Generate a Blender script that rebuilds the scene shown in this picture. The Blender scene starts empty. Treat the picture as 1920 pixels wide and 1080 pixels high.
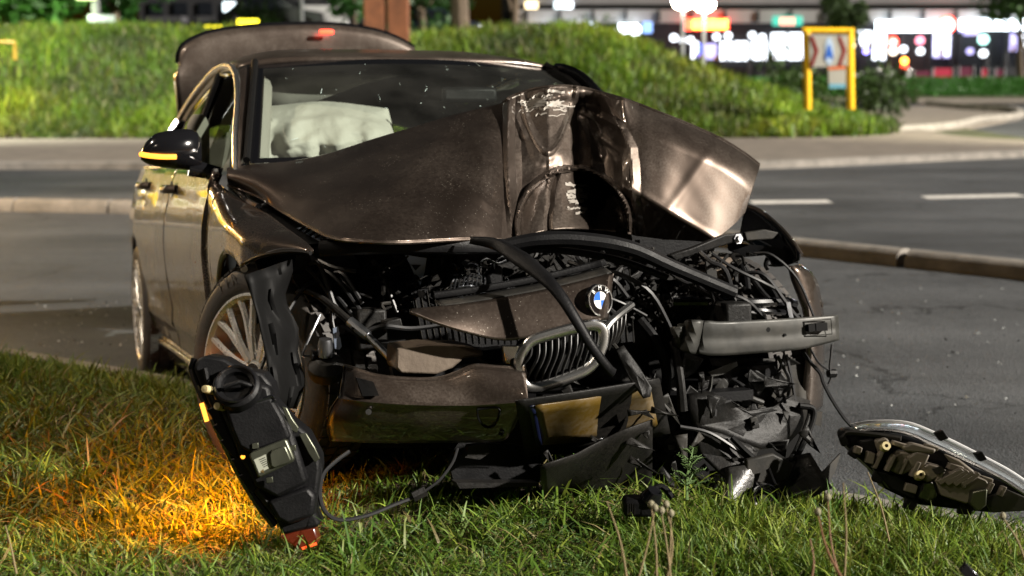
import bpy, math, random
import numpy as np
from mathutils import Vector, Matrix

rng = np.random.default_rng(7)
random.seed(7)
SC = bpy.context.scene
COL = SC.collection
PI = math.pi

# ------------------------------------------------------------------ camera
F, HY, EYE = 2700.0, 105.0, 1.525          # focal length in 1920-px units, horizon row, eye height above the road
PITCH = math.atan((540 - HY) / F)
cam_d = bpy.data.cameras.new('camera')
cam = bpy.data.objects.new('camera', cam_d)
COL.objects.link(cam)
cam.location = (0, 0, EYE)
cam.rotation_euler = (PI / 2 - PITCH, 0, 0)
cam_d.sensor_width = 36
cam_d.lens = F / 1920 * 36
cam_d.clip_end = 1000
cam_d.dof.use_dof = True
cam_d.dof.focus_distance = 4.0
cam_d.dof.aperture_fstop = 2.8
SC.camera = cam

# ------------------------------------------------------------------ night sky, key light, exposure
world = bpy.data.worlds.new('World')
SC.world = world
world.use_nodes = True
wn = world.node_tree
sky = wn.nodes.new('ShaderNodeTexSky')
sky.sky_type = 'NISHITA'
sky.sun_disc = False
SUN_EL, SUN_AZ = math.radians(27), math.radians(109)   # azimuth clockwise from +Y
sky.sun_elevation = math.radians(2)
sky.sun_rotation = SUN_AZ
wn.nodes['Background'].inputs['Strength'].default_value = 0.006
wn.links.new(sky.outputs[0], wn.nodes['Background'].inputs['Color'])
sun_d = bpy.data.lights.new('key_light', 'SUN')
sun_d.energy = 5.0
sun_d.angle = math.radians(1.2)
sun_d.color = (1.0, 0.93, 0.83)
sun = bpy.data.objects.new('key_light', sun_d)
COL.objects.link(sun)
sdir = Vector((math.sin(SUN_AZ) * math.cos(SUN_EL), math.cos(SUN_AZ) * math.cos(SUN_EL), math.sin(SUN_EL)))
sun.rotation_euler = sdir.to_track_quat('Z', 'Y').to_euler()
sun.location = (8, -6, 8)
SC.view_settings.view_transform = 'Standard'
SC.view_settings.look = 'None'
SC.view_settings.exposure = 1.0
SC.view_settings.gamma = 1.0
SC.view_settings.use_curve_mapping = False
SC.render.engine = 'CYCLES'
SC.cycles.use_denoising = True
SC.cycles.max_bounces = 6
SC.cycles.transparent_max_bounces = 12
SC.cycles.sample_clamp_indirect = 4.0
SC.cycles.caustics_reflective = False
SC.cycles.caustics_refractive = False

# ------------------------------------------------------------------ maths: pixel rays, car frame
def rot(yaw, pitch, roll):
    cy, sy, cp, sp = np.cos(yaw), np.sin(yaw), np.cos(pitch), np.sin(pitch)
    f = np.array([cp * cy, cp * sy, sp]); r = np.cross(f, [0, 0, 1.]); r /= np.linalg.norm(r); u = np.cross(r, f)
    c, s = np.cos(roll), np.sin(roll)
    return np.array([c * r + s * u, -s * r + c * u, f])
CC = np.array([4.2597, -1.5619, 0.8268])           # the photographer's place in the car's own frame
MC = rot(2.7926, -0.0632, -0.022)
fw = np.array([0, math.cos(PITCH), -math.sin(PITCH)]); rw = np.array([1., 0, 0]); uw = np.cross(rw, fw)
MW = np.array([rw, uw, fw])
RCW = MW.T @ MC
TCW = -RCW @ CC + np.array([0, 0, EYE])
def c2w(p): return np.asarray(p, float) @ RCW.T + TCW
def K(px, py, x=None, y=None, z=None):
    """car-frame point on a photo ray where it meets the plane x / y / z"""
    px, py = np.broadcast_arrays(np.asarray(px, float), np.asarray(py, float))
    d = np.stack([(px - 960) / F, (540 - py) / F, np.ones_like(px)], -1) @ MC
    for i, a in enumerate((x, y, z)):
        if a is not None:
            t = (np.asarray(a, float) - CC[i]) / d[..., i]
            return CC + d * t[..., None]
def G(px, py, Y=None, Z=None, D=None):
    """world point on a photo ray: plane y=Y, plane z=Z or at distance D along the optical axis"""
    px, py = np.broadcast_arrays(np.asarray(px, float), np.asarray(py, float))
    d = np.stack([(px - 960) / F, (540 - py) / F, np.ones_like(px)], -1) @ MW
    o = np.array([0, 0, EYE])
    if Y is not None: t = np.asarray(Y, float) / d[..., 1]
    elif Z is not None: t = (np.asarray(Z, float) - EYE) / d[..., 2]
    else: t = np.asarray(D, float) * np.ones_like(px)
    return o + d * t[..., None]

# ------------------------------------------------------------------ mesh helpers
def smooth_path(P, n=8):
    P = np.asarray(P, float)
    if len(P) < 3:
        return np.array([P[0] + (P[1] - P[0]) * i / n for i in range(n + 1)])
    Q = np.vstack([2 * P[0] - P[1], P, 2 * P[-1] - P[-2]])
    out = []
    for i in range(1, len(Q) - 2):
        p0, p1, p2, p3 = Q[i - 1:i + 3]
        for k in range(n):
            t = k / n
            out.append(.5 * (2 * p1 + (p2 - p0) * t + (2 * p0 - 5 * p1 + 4 * p2 - p3) * t * t + (3 * p1 - p0 - 3 * p2 + p3) * t ** 3))
    out.append(P[-1])
    return np.array(out)

class MB:
    """collects shapes, links them as one mesh object"""
    def __init__(s): s.v = []; s.f = []
    def add(s, V, Fc):
        o = len(s.v)
        s.v.extend([tuple(map(float, p)) for p in V]); s.f.extend([tuple(o + i for i in f) for f in Fc])
        return s
    def box(s, c, size, R=None):
        h = np.array(size) / 2
        V = np.array([[x, y, z] for x in (-1, 1) for y in (-1, 1) for z in (-1, 1)]) * h
        if R is not None: V = V @ np.array(R).T
        return s.add(V + np.array(c), [(0, 1, 3, 2), (4, 6, 7, 5), (0, 4, 5, 1), (2, 3, 7, 6), (0, 2, 6, 4), (1, 5, 7, 3)])
    def prism(s, poly, ext):
        """polygon (n,3) extruded by vector ext"""
        P = np.asarray(poly, float); n = len(P); e = np.asarray(ext, float)
        V = np.vstack([P, P + e])
        Fc = [tuple(range(n)), tuple(range(2 * n - 1, n - 1, -1))] + [(i, n + i, n + (i + 1) % n, (i + 1) % n) for i in range(n)]
        return s.add(V, Fc)
    def grid(s, A, close=False):
        A = np.asarray(A, float); m, n = A.shape[:2]
        Fc = []
        for i in range(m - 1):
            for j in range(n - 1 + (1 if close else 0)):
                j2 = (j + 1) % n
                Fc.append((i * n + j, i * n + j2, (i + 1) * n + j2, (i + 1) * n + j))
        return s.add(A.reshape(-1, 3), Fc)
    def tube(s, P, r, n=8, smooth=0, flat=1.0, cap=True):
        P = smooth_path(P, smooth) if smooth else np.asarray(P, float)
        r = np.broadcast_to(np.asarray(r, float), (len(P),)) if np.ndim(r) == 0 else np.interp(np.linspace(0, 1, len(P)), np.linspace(0, 1, len(r)), r)
        T = np.gradient(P, axis=0); T /= np.linalg.norm(T, axis=1)[:, None] + 1e-12
        a = np.array([0, 0, 1.]) if abs(T[0][2]) < .9 else np.array([1., 0, 0])
        N = np.cross(T[0], a); N /= np.linalg.norm(N)
        ring = []
        for i in range(len(P)):
            N = N - T[i] * (N @ T[i]); N /= np.linalg.norm(N) + 1e-12
            B = np.cross(T[i], N)
            ring.append([P[i] + r[i] * (math.cos(t) * N * flat + math.sin(t) * B) for t in np.linspace(0, 2 * PI, n, endpoint=False)])
        o = len(s.v); s.grid(np.array(ring), close=True)
        if cap:
            s.f.append(tuple(o + i for i in range(n - 1, -1, -1))); k = o + (len(P) - 1) * n
            s.f.append(tuple(k + i for i in range(n)))
        return s
    def lathe(s, prof, c, axis, n=32, up=(0, 0, 1)):
        """profile of (radius, offset along axis) revolved round axis through c"""
        ax = np.array(axis, float); ax /= np.linalg.norm(ax)
        a = np.cross(ax, up)
        if np.linalg.norm(a) < 1e-3: a = np.cross(ax, (1, 0, 0))
        a /= np.linalg.norm(a); b = np.cross(ax, a)
        A = [[np.array(c) + ax * h + r * (math.cos(t) * a + math.sin(t) * b) for t in np.linspace(0, 2 * PI, n, endpoint=False)] for r, h in prof]
        return s.grid(np.array(A), close=True)
    def build(s, name, mat, parent=None, sharp=35, solid=0, bevel=0, offset=-1):
        me = bpy.data.meshes.new(name)
        me.from_pydata(s.v, [], s.f); me.validate(); me.update()
        o = bpy.data.objects.new(name, me); COL.objects.link(o)
        if mat is not None: me.materials.append(mat)
        if sharp:
            me.shade_smooth(); me.set_sharp_from_angle(angle=math.radians(sharp))
        if solid:
            m = o.modifiers.new('solid', 'SOLIDIFY'); m.thickness = solid; m.offset = offset
        if bevel:
            m = o.modifiers.new('bevel', 'BEVEL'); m.width = bevel; m.segments = 2; m.limit_method = 'ANGLE'; m.angle_limit = math.radians(40)
        if parent is not None: o.parent = parent
        return o

def np_mesh(name, V, Fq, mat, colors=None, parent=None, smooth=False):
    V = np.asarray(V, np.float32); Fq = np.asarray(Fq, np.int32)
    me = bpy.data.meshes.new(name); k = Fq.shape[1]
    me.vertices.add(len(V)); me.vertices.foreach_set('co', V.ravel())
    me.loops.add(Fq.size); me.loops.foreach_set('vertex_index', Fq.ravel())
    me.polygons.add(len(Fq)); me.polygons.foreach_set('loop_start', np.arange(0, Fq.size, k, dtype=np.int32))
    me.update(calc_edges=True)
    if colors is not None:
        a = me.color_attributes.new('tint', 'FLOAT_COLOR', 'POINT')
        c = np.ones((len(V), 4), np.float32); c[:, :3] = colors
        a.data.foreach_set('color', c.ravel())
    if smooth: me.shade_smooth()
    me.materials.append(mat)
    o = bpy.data.objects.new(name, me); COL.objects.link(o)
    if parent is not None: o.parent = parent
    return o

def tag(o, label=None, cat=None, group=None, kind=None):
    if label: o['label'] = label
    if cat: o['category'] = cat
    if group: o['group'] = group
    if kind: o['kind'] = kind
    return o
def empty(name, label, cat, loc=(0, 0, 0), group=None):
    o = bpy.data.objects.new(name, None); COL.objects.link(o); o.location = loc
    o.empty_display_size = .1
    return tag(o, label, cat, group)
def recentre(o, c):
    """move a top-level mesh's origin to c without moving the mesh"""
    c = Vector([float(a) for a in c]); o.data.transform(Matrix.Translation(-c)); o.location = c
    return o
def copy_tree(o, parent=None):
    c = o.copy(); COL.objects.link(c)
    if parent is not None: c.parent = parent
    for ch in list(o.children): copy_tree(ch, c)
    return c
def text_mesh(body, size):
    cu = bpy.data.curves.new('lettering', 'FONT'); cu.body = body; cu.size = size; cu.align_x = 'CENTER'; cu.align_y = 'CENTER'
    cu.resolution_u = 4; cu.extrude = 0.0008
    ob = bpy.data.objects.new('lettering', cu); COL.objects.link(ob)
    dg = bpy.context.evaluated_depsgraph_get()
    me = bpy.data.meshes.new_from_object(ob.evaluated_get(dg))
    bpy.data.objects.remove(ob); bpy.data.curves.remove(cu)
    return me

# ------------------------------------------------------------------ materials
def mat(name, col, rough=.5, metal=0., coat=0., coat_rough=.05, var=0., var_scale=8., bump=0., bump_scale=60., rough_var=0., emit=None, emit_s=0., spec=.5, dust=0., dust_scale=40., dust_col=(.28, .25, .21), trans=0., speck=0., speck_scale=170.):
    m = bpy.data.materials.new(name); m.use_nodes = True
    nt = m.node_tree; N = nt.nodes; L = nt.links; b = N['Principled BSDF']
    b.inputs['Roughness'].default_value = rough; b.inputs['Metallic'].default_value = metal
    b.inputs['Coat Weight'].default_value = coat; b.inputs['Coat Roughness'].default_value = coat_rough
    b.inputs['Specular IOR Level'].default_value = spec
    b.inputs['Transmission Weight'].default_value = trans
    b.inputs['Base Color'].default_value = (*col, 1)
    tc = N.new('ShaderNodeTexCoord')
    def noise(scale, detail=5, rgh=.6):
        n = N.new('ShaderNodeTexNoise'); n.inputs['Scale'].default_value = scale; n.inputs['Detail'].default_value = detail; n.inputs['Roughness'].default_value = rgh
        L.new(tc.outputs['Object'], n.inputs['Vector']); return n
    cs = None
    if var:
        n = noise(var_scale); mr = N.new('ShaderNodeMapRange'); mr.inputs[1].default_value = .3; mr.inputs[2].default_value = .7
        mr.inputs[3].default_value = 1 - var; mr.inputs[4].default_value = 1 + var; L.new(n.outputs['Fac'], mr.inputs[0])
        vm = N.new('ShaderNodeVectorMath'); vm.operation = 'SCALE'; vm.inputs[0].default_value = col; L.new(mr.outputs[0], vm.inputs['Scale'])
        cs = vm.outputs[0]
    if dust:
        n = noise(dust_scale, 8, .75); n2 = noise(3.5, 4)
        mu = N.new('ShaderNodeMath'); mu.operation = 'MULTIPLY'; L.new(n.outputs['Fac'], mu.inputs[0]); L.new(n2.outputs['Fac'], mu.inputs[1])
        mr = N.new('ShaderNodeMapRange'); mr.inputs[1].default_value = .2; mr.inputs[2].default_value = .42; mr.inputs[3].default_value = 0; mr.inputs[4].default_value = dust
        L.new(mu.outputs[0], mr.inputs[0])
        mx = N.new('ShaderNodeMix'); mx.data_type = 'RGBA'; L.new(mr.outputs[0], mx.inputs[0])
        if cs is None: mx.inputs[6].default_value = (*col, 1)
        else: L.new(cs, mx.inputs[6])
        mx.inputs[7].default_value = (*dust_col, 1); cs = mx.outputs[2]
        # dusty places are rougher and less metallic
        for inp, base in (('Roughness', rough), ('Metallic', metal), ('Coat Weight', coat)):
            r2 = N.new('ShaderNodeMapRange'); r2.inputs[1].default_value = 0; r2.inputs[2].default_value = 1
            r2.inputs[3].default_value = base; r2.inputs[4].default_value = .85 if inp == 'Roughness' else 0.
            L.new(mr.outputs[0], r2.inputs[0]); L.new(r2.outputs[0], b.inputs[inp])
    if speck:
        n = noise(speck_scale, 2, .5); n2 = noise(9, 3)
        ad = N.new('ShaderNodeMath'); ad.operation = 'MULTIPLY_ADD'; L.new(n2.outputs['Fac'], ad.inputs[0]); ad.inputs[1].default_value = .35; L.new(n.outputs['Fac'], ad.inputs[2])
        mr = N.new('ShaderNodeMapRange'); mr.inputs[1].default_value = .86; mr.inputs[2].default_value = .94; mr.inputs[3].default_value = 0; mr.inputs[4].default_value = speck
        L.new(ad.outputs[0], mr.inputs[0])
        mx = N.new('ShaderNodeMix'); mx.data_type = 'RGBA'; L.new(mr.outputs[0], mx.inputs[0])
        if cs is None: mx.inputs[6].default_value = (*col, 1)
        else: L.new(cs, mx.inputs[6])
        mx.inputs[7].default_value = (.5, .45, .38, 1); cs = mx.outputs[2]
    if cs is not None: L.new(cs, b.inputs['Base Color'])
    if rough_var:
        n = noise(var_scale * 1.7); mr = N.new('ShaderNodeMapRange'); mr.inputs[1].default_value = .3; mr.inputs[2].default_value = .7
        mr.inputs[3].default_value = max(.02, rough - rough_var); mr.inputs[4].default_value = min(1, rough + rough_var)
        L.new(n.outputs['Fac'], mr.inputs[0]); L.new(mr.outputs[0], b.inputs['Roughness'])
    if bump:
        n = noise(bump_scale, 6); bp = N.new('ShaderNodeBump'); bp.inputs['Strength'].default_value = bump; bp.inputs['Distance'].default_value = .01
        L.new(n.outputs['Fac'], bp.inputs['Height']); L.new(bp.outputs[0], b.inputs['Normal'])
    if emit: b.inputs['Emission Color'].default_value = (*emit, 1); b.inputs['Emission Strength'].default_value = emit_s
    return m
def glass_mat(name, tint=(.9, .95, .93), gloss=1.0, rough=.02, haze=0., haze_col=(.6, .6, .55)):
    """thin pane: mostly see-through, Fresnel reflection, a little dust film"""
    m = bpy.data.materials.new(name); m.use_nodes = True; nt = m.node_tree; N = nt.nodes; L = nt.links
    N.remove(N['Principled BSDF']); out = N['Material Output']
    t = N.new('ShaderNodeBsdfTransparent'); t.inputs[0].default_value = (*tint, 1)
    g = N.new('ShaderNodeBsdfGlossy'); g.inputs['Roughness'].default_value = rough
    lw_ = N.new('ShaderNodeLayerWeight'); lw_.inputs[0].default_value = .5
    pw = N.new('ShaderNodeMath'); pw.operation = 'POWER'; L.new(lw_.outputs['Facing'], pw.inputs[0]); pw.inputs[1].default_value = 4.5
    fr = N.new('ShaderNodeMath'); fr.operation = 'MULTIPLY_ADD'; L.new(pw.outputs[0], fr.inputs[0]); fr.inputs[1].default_value = .95; fr.inputs[2].default_value = .045
    mx = N.new('ShaderNodeMixShader'); L.new(fr.outputs[0], mx.inputs[0]); L.new(t.outputs[0], mx.inputs[1]); L.new(g.outputs[0], mx.inputs[2])
    last = mx.outputs[0]
    if haze:
        d = N.new('ShaderNodeBsdfDiffuse'); d.inputs[0].default_value = (*haze_col, 1)
        tc = N.new('ShaderNodeTexCoord'); n = N.new('ShaderNodeTexNoise'); n.inputs['Scale'].default_value = 5; n.inputs['Detail'].default_value = 6
        L.new(tc.outputs['Object'], n.inputs['Vector'])
        mr = N.new('ShaderNodeMapRange'); mr.inputs[1].default_value = .35; mr.inputs[2].default_value = .75; mr.inputs[3].default_value = haze * .3; mr.inputs[4].default_value = haze
        L.new(n.outputs['Fac'], mr.inputs[0])
        m2 = N.new('ShaderNodeMixShader'); L.new(mr.outputs[0], m2.inputs[0]); L.new(last, m2.inputs[1]); L.new(d.outputs[0], m2.inputs[2]); last = m2.outputs[0]
    L.new(last, out.inputs[0]); return m
def tint_mat(name, rough=.55, spec=.4, trans=.25):
    """leaf material: colour of each blade from its own attribute, a little light passing through"""
    m = bpy.data.materials.new(name); m.use_nodes = True; nt = m.node_tree; N = nt.nodes; L = nt.links; b = N['Principled BSDF']
    a = N.new('ShaderNodeAttribute'); a.attribute_name = 'tint'
    b.inputs['Roughness'].default_value = rough; b.inputs['Specular IOR Level'].default_value = spec
    L.new(a.outputs['Color'], b.inputs['Base Color'])
    tr = N.new('ShaderNodeBsdfTranslucent'); L.new(a.outputs['Color'], tr.inputs[0])
    mx = N.new('ShaderNodeMixShader'); mx.inputs[0].default_value = trans
    L.new(b.outputs[0], mx.inputs[1]); L.new(tr.outputs[0], mx.inputs[2]); L.new(mx.outputs[0], N['Material Output'].inputs[0])
    return m
def emit_mat(name, col, s): return mat(name, (.02, .02, .02), emit=col, emit_s=s)

M = {}
PAINT = (.085, .065, .053)
M['paint'] = mat('car_paint', PAINT, .40, .88, 1.0, .03, dust=.25, dust_scale=150)
M['paint_side'] = mat('car_paint_side', PAINT, .25, .85, 1.0, .02, dust=.10, dust_scale=150)
M['paint_dusty'] = mat('car_paint_dusty', PAINT, .35, .9, 1.0, .07, dust=.15, dust_scale=95, bump=.03, bump_scale=25, speck=.8)
M['paint_roof'] = mat('car_paint_roof', PAINT, .36, .7, .7, .15, dust=.35, dust_scale=120)
M['black'] = mat('black_plastic', (.004, .004, .0045), .50, spec=.18, rough_var=.10, bump=.15, bump_scale=150)
M['black_gloss'] = mat('black_gloss', (.006, .006, .007), .12, coat=.5)
M['black_dusty'] = mat('black_dusty_plastic', (.005, .0048, .0045), .50, spec=.22, dust=.30, dust_scale=50, dust_col=(.036, .031, .025), bump=.2, bump_scale=90)
M['grey_plastic'] = mat('grey_plastic', (.014, .0135, .012), .55, spec=.25, dust=.6, dust_scale=22, dust_col=(.055, .048, .038), bump=.12, bump_scale=40, rough_var=0)
M['seal'] = mat('rubber', (.004, .004, .004), .6, spec=.12)
M['rubber'] = mat('tyre_rubber', (.030, .028, .027), .62, dust=.6, dust_scale=25, dust_col=(.10, .085, .07), bump=.2, bump_scale=120)
M['chrome'] = mat('chrome', (.85, .84, .82), .27, 1.0)
M['alu'] = mat('aluminium_beam', (.030, .030, .027), .50, .4, var=.7, var_scale=7, rough_var=.12, dust=.6, dust_scale=14, dust_col=(.03, .026, .02))
M['rim'] = mat('alloy_rim', (.80, .79, .77), .26, .6, dust=.12, dust_scale=30, dust_col=(.2, .17, .14))
M['steel'] = mat('steel', (.35, .36, .38), .3, 1., rough_var=.1)
M['blue_steel'] = mat('blue_tinted_steel', (.35, .42, .55), .35, .9)
M['disc'] = mat('brake_disc', (.2, .19, .18), .4, 1.)
M['glass'] = glass_mat('windscreen_glass', (.86, .92, .88), haze=.03)
M['side_glass'] = glass_mat('side_glass', (.55, .6, .55))
M['lens'] = glass_mat('headlight_lens', (.92, .94, .95), rough=.06, haze=.02, haze_col=(.6, .6, .6))
M['airbag'] = mat('airbag_fabric', (.34, .33, .29), .85, bump=.6, bump_scale=11, var=.08, var_scale=5)
M['trim'] = mat('beige_trim', (.22, .21, .18), .8)
M['dark_fabric'] = mat('dark_fabric', (.02, .02, .022), .9)
M['amber'] = emit_mat('amber_lamp', (1., .34, .03), 1.5)
M['amber_dim'] = mat('amber_reflector', (.06, .010, .005), .25, trans=.3, emit=(1., .14, .03), emit_s=.03)
M['red_reflection'] = emit_mat('red_reflection', (1., .03, .01), 6)
M['white_print'] = mat('white_print', (.75, .75, .72), .5)
M['blue_print'] = mat('blue_enamel', (.01, .12, .55), .25, coat=.5)
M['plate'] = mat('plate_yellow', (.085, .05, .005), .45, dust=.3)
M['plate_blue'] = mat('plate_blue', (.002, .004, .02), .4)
M['lamp_grey'] = mat('lamp_back_grey', (.15, .13, .105), .45, dust=.5, dust_scale=30, dust_col=(.14, .12, .095))
M['bottle'] = mat('bottle_plastic', (.10, .092, .075), .5, var=.2, dust=.4, dust_scale=30, dust_col=(.16, .14, .11))
M['brown_foam'] = mat('dusty_foam', (.10, .075, .055), .8, dust=.6, dust_scale=20, dust_col=(.2, .16, .12), bump=.3, bump_scale=30)
M['ballast'] = mat('ballast_metal', (.10, .105, .078), .38, .85, var=.12, rough_var=.08)
M['wire'] = mat('wire_sleeve', (.015, .015, .016), .45)
M['yellow_cap'] = mat('cream_plastic', (.5, .42, .22), .5)
def asphalt():
    m = bpy.data.materials.new('asphalt'); m.use_nodes = True; nt = m.node_tree; N = nt.nodes; L = nt.links; b = N['Principled BSDF']
    tc = N.new('ShaderNodeTexCoord')
    def ns(s, d=4, r=.6):
        n = N.new('ShaderNodeTexNoise'); n.inputs['Scale'].default_value = s; n.inputs['Detail'].default_value = d; n.inputs['Roughness'].default_value = r; L.new(tc.outputs['Object'], n.inputs['Vector']); return n
    v = N.new('ShaderNodeTexVoronoi'); v.inputs['Scale'].default_value = 105; L.new(tc.outputs['Object'], v.inputs['Vector'])
    big = ns(.5, 3); mid = ns(9, 5); fine = ns(160, 3)
    r = N.new('ShaderNodeValToRGB'); r.color_ramp.elements[0].color = (.016, .0175, .0195, 1); r.color_ramp.elements[1].color = (.104, .108, .112, 1)
    ma = N.new('ShaderNodeMath'); ma.operation = 'MULTIPLY_ADD'; L.new(mid.outputs['Fac'], ma.inputs[0]); ma.inputs[1].default_value = .35; L.new(big.outputs['Fac'], ma.inputs[2])
    mb = N.new('ShaderNodeMath'); mb.operation = 'MULTIPLY_ADD'; L.new(v.outputs['Color'], mb.inputs[0]); mb.inputs[1].default_value = .5; L.new(ma.outputs[0], mb.inputs[2])
    mc = N.new('ShaderNodeMapRange'); mc.inputs[1].default_value = .45; mc.inputs[2].default_value = 1.35; L.new(mb.outputs[0], mc.inputs[0])
    L.new(mc.outputs[0], r.inputs[0]); L.new(r.outputs[0], b.inputs['Base Color'])
    # tar seams and hairline cracks
    cv = N.new('ShaderNodeTexVoronoi'); cv.feature = 'DISTANCE_TO_EDGE'; cv.inputs['Scale'].default_value = .42
    wv = ns(1.3, 6); wa = N.new('ShaderNodeVectorMath'); wa.operation = 'MULTIPLY_ADD'; L.new(wv.outputs['Color'], wa.inputs[0]); wa.inputs[1].default_value = (.9, .9, .9); L.new(tc.outputs['Object'], wa.inputs[2]); L.new(wa.outputs[0], cv.inputs['Vector'])
    cr = N.new('ShaderNodeMapRange'); cr.inputs[1].default_value = .001; cr.inputs[2].default_value = .007; cr.inputs[3].default_value = .35; cr.inputs[4].default_value = 1; L.new(cv.outputs['Distance'], cr.inputs[0])
    st_ = N.new('ShaderNodeVectorMath'); st_.operation = 'MULTIPLY'; st_.inputs[1].default_value = (.10, 1.1, 1); L.new(tc.outputs['Object'], st_.inputs[0])
    lan = N.new('ShaderNodeTexNoise'); lan.inputs['Scale'].default_value = .9; lan.inputs['Detail'].default_value = 4; L.new(st_.outputs[0], lan.inputs['Vector'])
    lm = N.new('ShaderNodeMapRange'); lm.inputs[1].default_value = .3; lm.inputs[2].default_value = .7; lm.inputs[3].default_value = .62; lm.inputs[4].default_value = 1.4; L.new(lan.outputs['Fac'], lm.inputs[0])
    mm_ = N.new('ShaderNodeMath'); mm_.operation = 'MULTIPLY'; L.new(cr.outputs[0], mm_.inputs[0]); L.new(lm.outputs[0], mm_.inputs[1])
    sc_ = N.new('ShaderNodeVectorMath'); sc_.operation = 'SCALE'; L.new(r.outputs[0], sc_.inputs[0]); L.new(mm_.outputs[0], sc_.inputs['Scale']); L.new(sc_.outputs[0], b.inputs['Base Color'])
    bp = N.new('ShaderNodeBump'); bp.inputs['Strength'].default_value = .6; bp.inputs['Distance'].default_value = .006
    L.new(v.outputs['Distance'], bp.inputs['Height']); L.new(bp.outputs[0], b.inputs['Normal'])
    b.inputs['Roughness'].default_value = .62
    return m
M['asphalt'] = asphalt()
M['soil'] = mat('verge_soil', (.028, .019, .011), .95, var=.5, var_scale=14, bump=.8, bump_scale=30)
M['mound_soil'] = mat('mound_soil', (.045, .05, .018), .95, var=.4, var_scale=2)
M['concrete'] = mat('concrete', (.17, .145, .12), .85, var=.2, var_scale=3, bump=.3, bump_scale=60)
M['kerb'] = mat('kerb_concrete', (.22, .20, .175), .85, var=.3, var_scale=5, bump=.4, bump_scale=40)
M['line'] = mat('road_paint', (.62, .60, .56), .6, var=.2, var_scale=9)
M['grass'] = tint_mat('grass_blades')
M['leaf'] = tint_mat('tree_leaves', .5, .4, .3)
M['bark'] = mat('bark', (.09, .065, .045), .9, bump=.6, bump_scale=12, var=.3)
M['ground'] = mat('far_ground', (.045, .05, .03), .95, var=.3, var_scale=.3)

# =================================================================== SETTING
def smoothstep(a, b, x):
    t = np.clip((np.asarray(x, float) - a) / (b - a), 0, 1); return t * t * (3 - 2 * t)
def lump(x, y, s=1.0, seed=0):
    x = np.asarray(x, float); y = np.asarray(y, float); r = np.random.default_rng(100 + seed); o = 0
    for k in range(7):
        a, p, f = r.uniform(0, 2 * PI), r.uniform(0, 6.28), s * 1.55 ** k
        o = o + np.sin((x * math.cos(a) + y * math.sin(a)) * f + p) / 1.5 ** k
    return o / 3
# the verge meets the road along a straight edge: from (-2.4, 6.8) to (1.07, 4.5)
EDX, EDY = np.array([3.47, -2.3]) / np.hypot(3.47, 2.3)
NIX, NIY = EDY, -EDX                                    # points into the verge
if NIY > 0: NIX, NIY = -NIX, -NIY
def verge_s(x, y): return (np.asarray(x) + 2.4) * NIX + (np.asarray(y) - 6.8) * NIY
def verge_z(x, y):
    s = verge_s(x, y)
    return .10 + .165 * smoothstep(0, .95, s) + .014 * lump(x, y, 2.2, 1) * smoothstep(0, .4, s)

st = lambda o: tag(o, kind='structure')
st(MB().grid([[(x, y, -.03) for x in np.linspace(-400, 400, 9)] for y in np.linspace(-60, 700, 9)]).build('ground', M['ground'], sharp=0))
st(MB().grid([[(x, y, 0) for x in np.linspace(-45, 45, 10)] for y in np.linspace(-12, 74, 10)]).build('road', M['asphalt'], sharp=0))
# verge: soil sheet in (along-edge, inward) coordinates
L0 = np.array([-2.4, 6.8])
def vpt(t, s):
    x = L0[0] + EDX * t + NIX * s; y = L0[1] + EDY * t + NIY * s
    return (x, y, float(verge_z(x, y)))
V_ = [[vpt(t, s) for t in np.linspace(-9, 16, 160)] for s in np.concatenate([np.linspace(0, 1.2, 16), np.linspace(1.3, 6, 40), np.linspace(6.3, 14, 10)])]
V_.insert(0, [(p[0], p[1], -.02) for p in V_[0]])
st(MB().grid(V_).build('verge', M['soil'], sharp=60))
# kerb stones along the verge edge
kerb = st(empty("kerb", None, None))
kerb_me = None
for i in range(-6, 14):
    a, b = i * 1.0, i * 1.0 + .992
    def kp(t, s, z): return (L0[0] + EDX * t + NIX * s, L0[1] + EDY * t + NIY * s, z)
    prof = [(-.13, -.02), (-.125, .075), (-.105, .098), (0.0, .106), (0.0, -.02)]
    mb = MB().grid(np.array([[kp(t, s, z) for s, z in prof] for t in (a, b)]), close=True)
    n = len(prof); mb.f += [tuple(range(n - 1, -1, -1)), tuple(range(n, 2 * n))]
    mb.build('kerb_stone', M['kerb'], kerb, sharp=30)

# median kerb: a long curve of stones across the picture, each with a rounded top
def curve_pts(pix, Z):
    P = np.array([G(a, b, Z=Z) for a, b in pix]); return smooth_path(P, 30)
def resample(P, step):
    d = np.r_[0, np.cumsum(np.linalg.norm(np.diff(P, axis=0), axis=1))]
    s = np.arange(0, d[-1], step); return np.stack([np.interp(s, d, P[:, k]) for k in range(3)], 1)
med = st(empty('median_kerb', None, None))
P = curve_pts([(-700, 392), (-300, 392), (0, 394), (240, 398), (560, 404), (900, 420), (1200, 442), (1500, 476), (1690, 496), (1920, 520), (2200, 560), (2500, 620)], 0)
S = resample(P, 1.0)
for i in range(len(S) - 1):
    a, b = S[i], S[i + 1]; t = (b - a) / np.linalg.norm(b - a); nrm = np.array([-t[1], t[0], 0])
    a2, b2 = a + t * .012, b - t * .012
    gap = abs(a[0] - 2.86) < .5                              # the broken joint right of the car
    if gap: a2 = a + t * .05
    prof = [(-.13, -.02), (-.12, .07), (-.07, .115), (.0, .125), (.07, .115), (.12, .07), (.13, -.02)]
    rows = []
    for c in (a2, b2): rows.append([c + nrm * u + np.array([0, 0, w]) for u, w in prof])
    mb = MB().grid(np.array(rows), close=True); n = len(prof); mb.f += [tuple(range(n - 1, -1, -1)), tuple(range(n, 2 * n))]
    mb.build('kerb_stone', M['kerb'], med, sharp=50)

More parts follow.
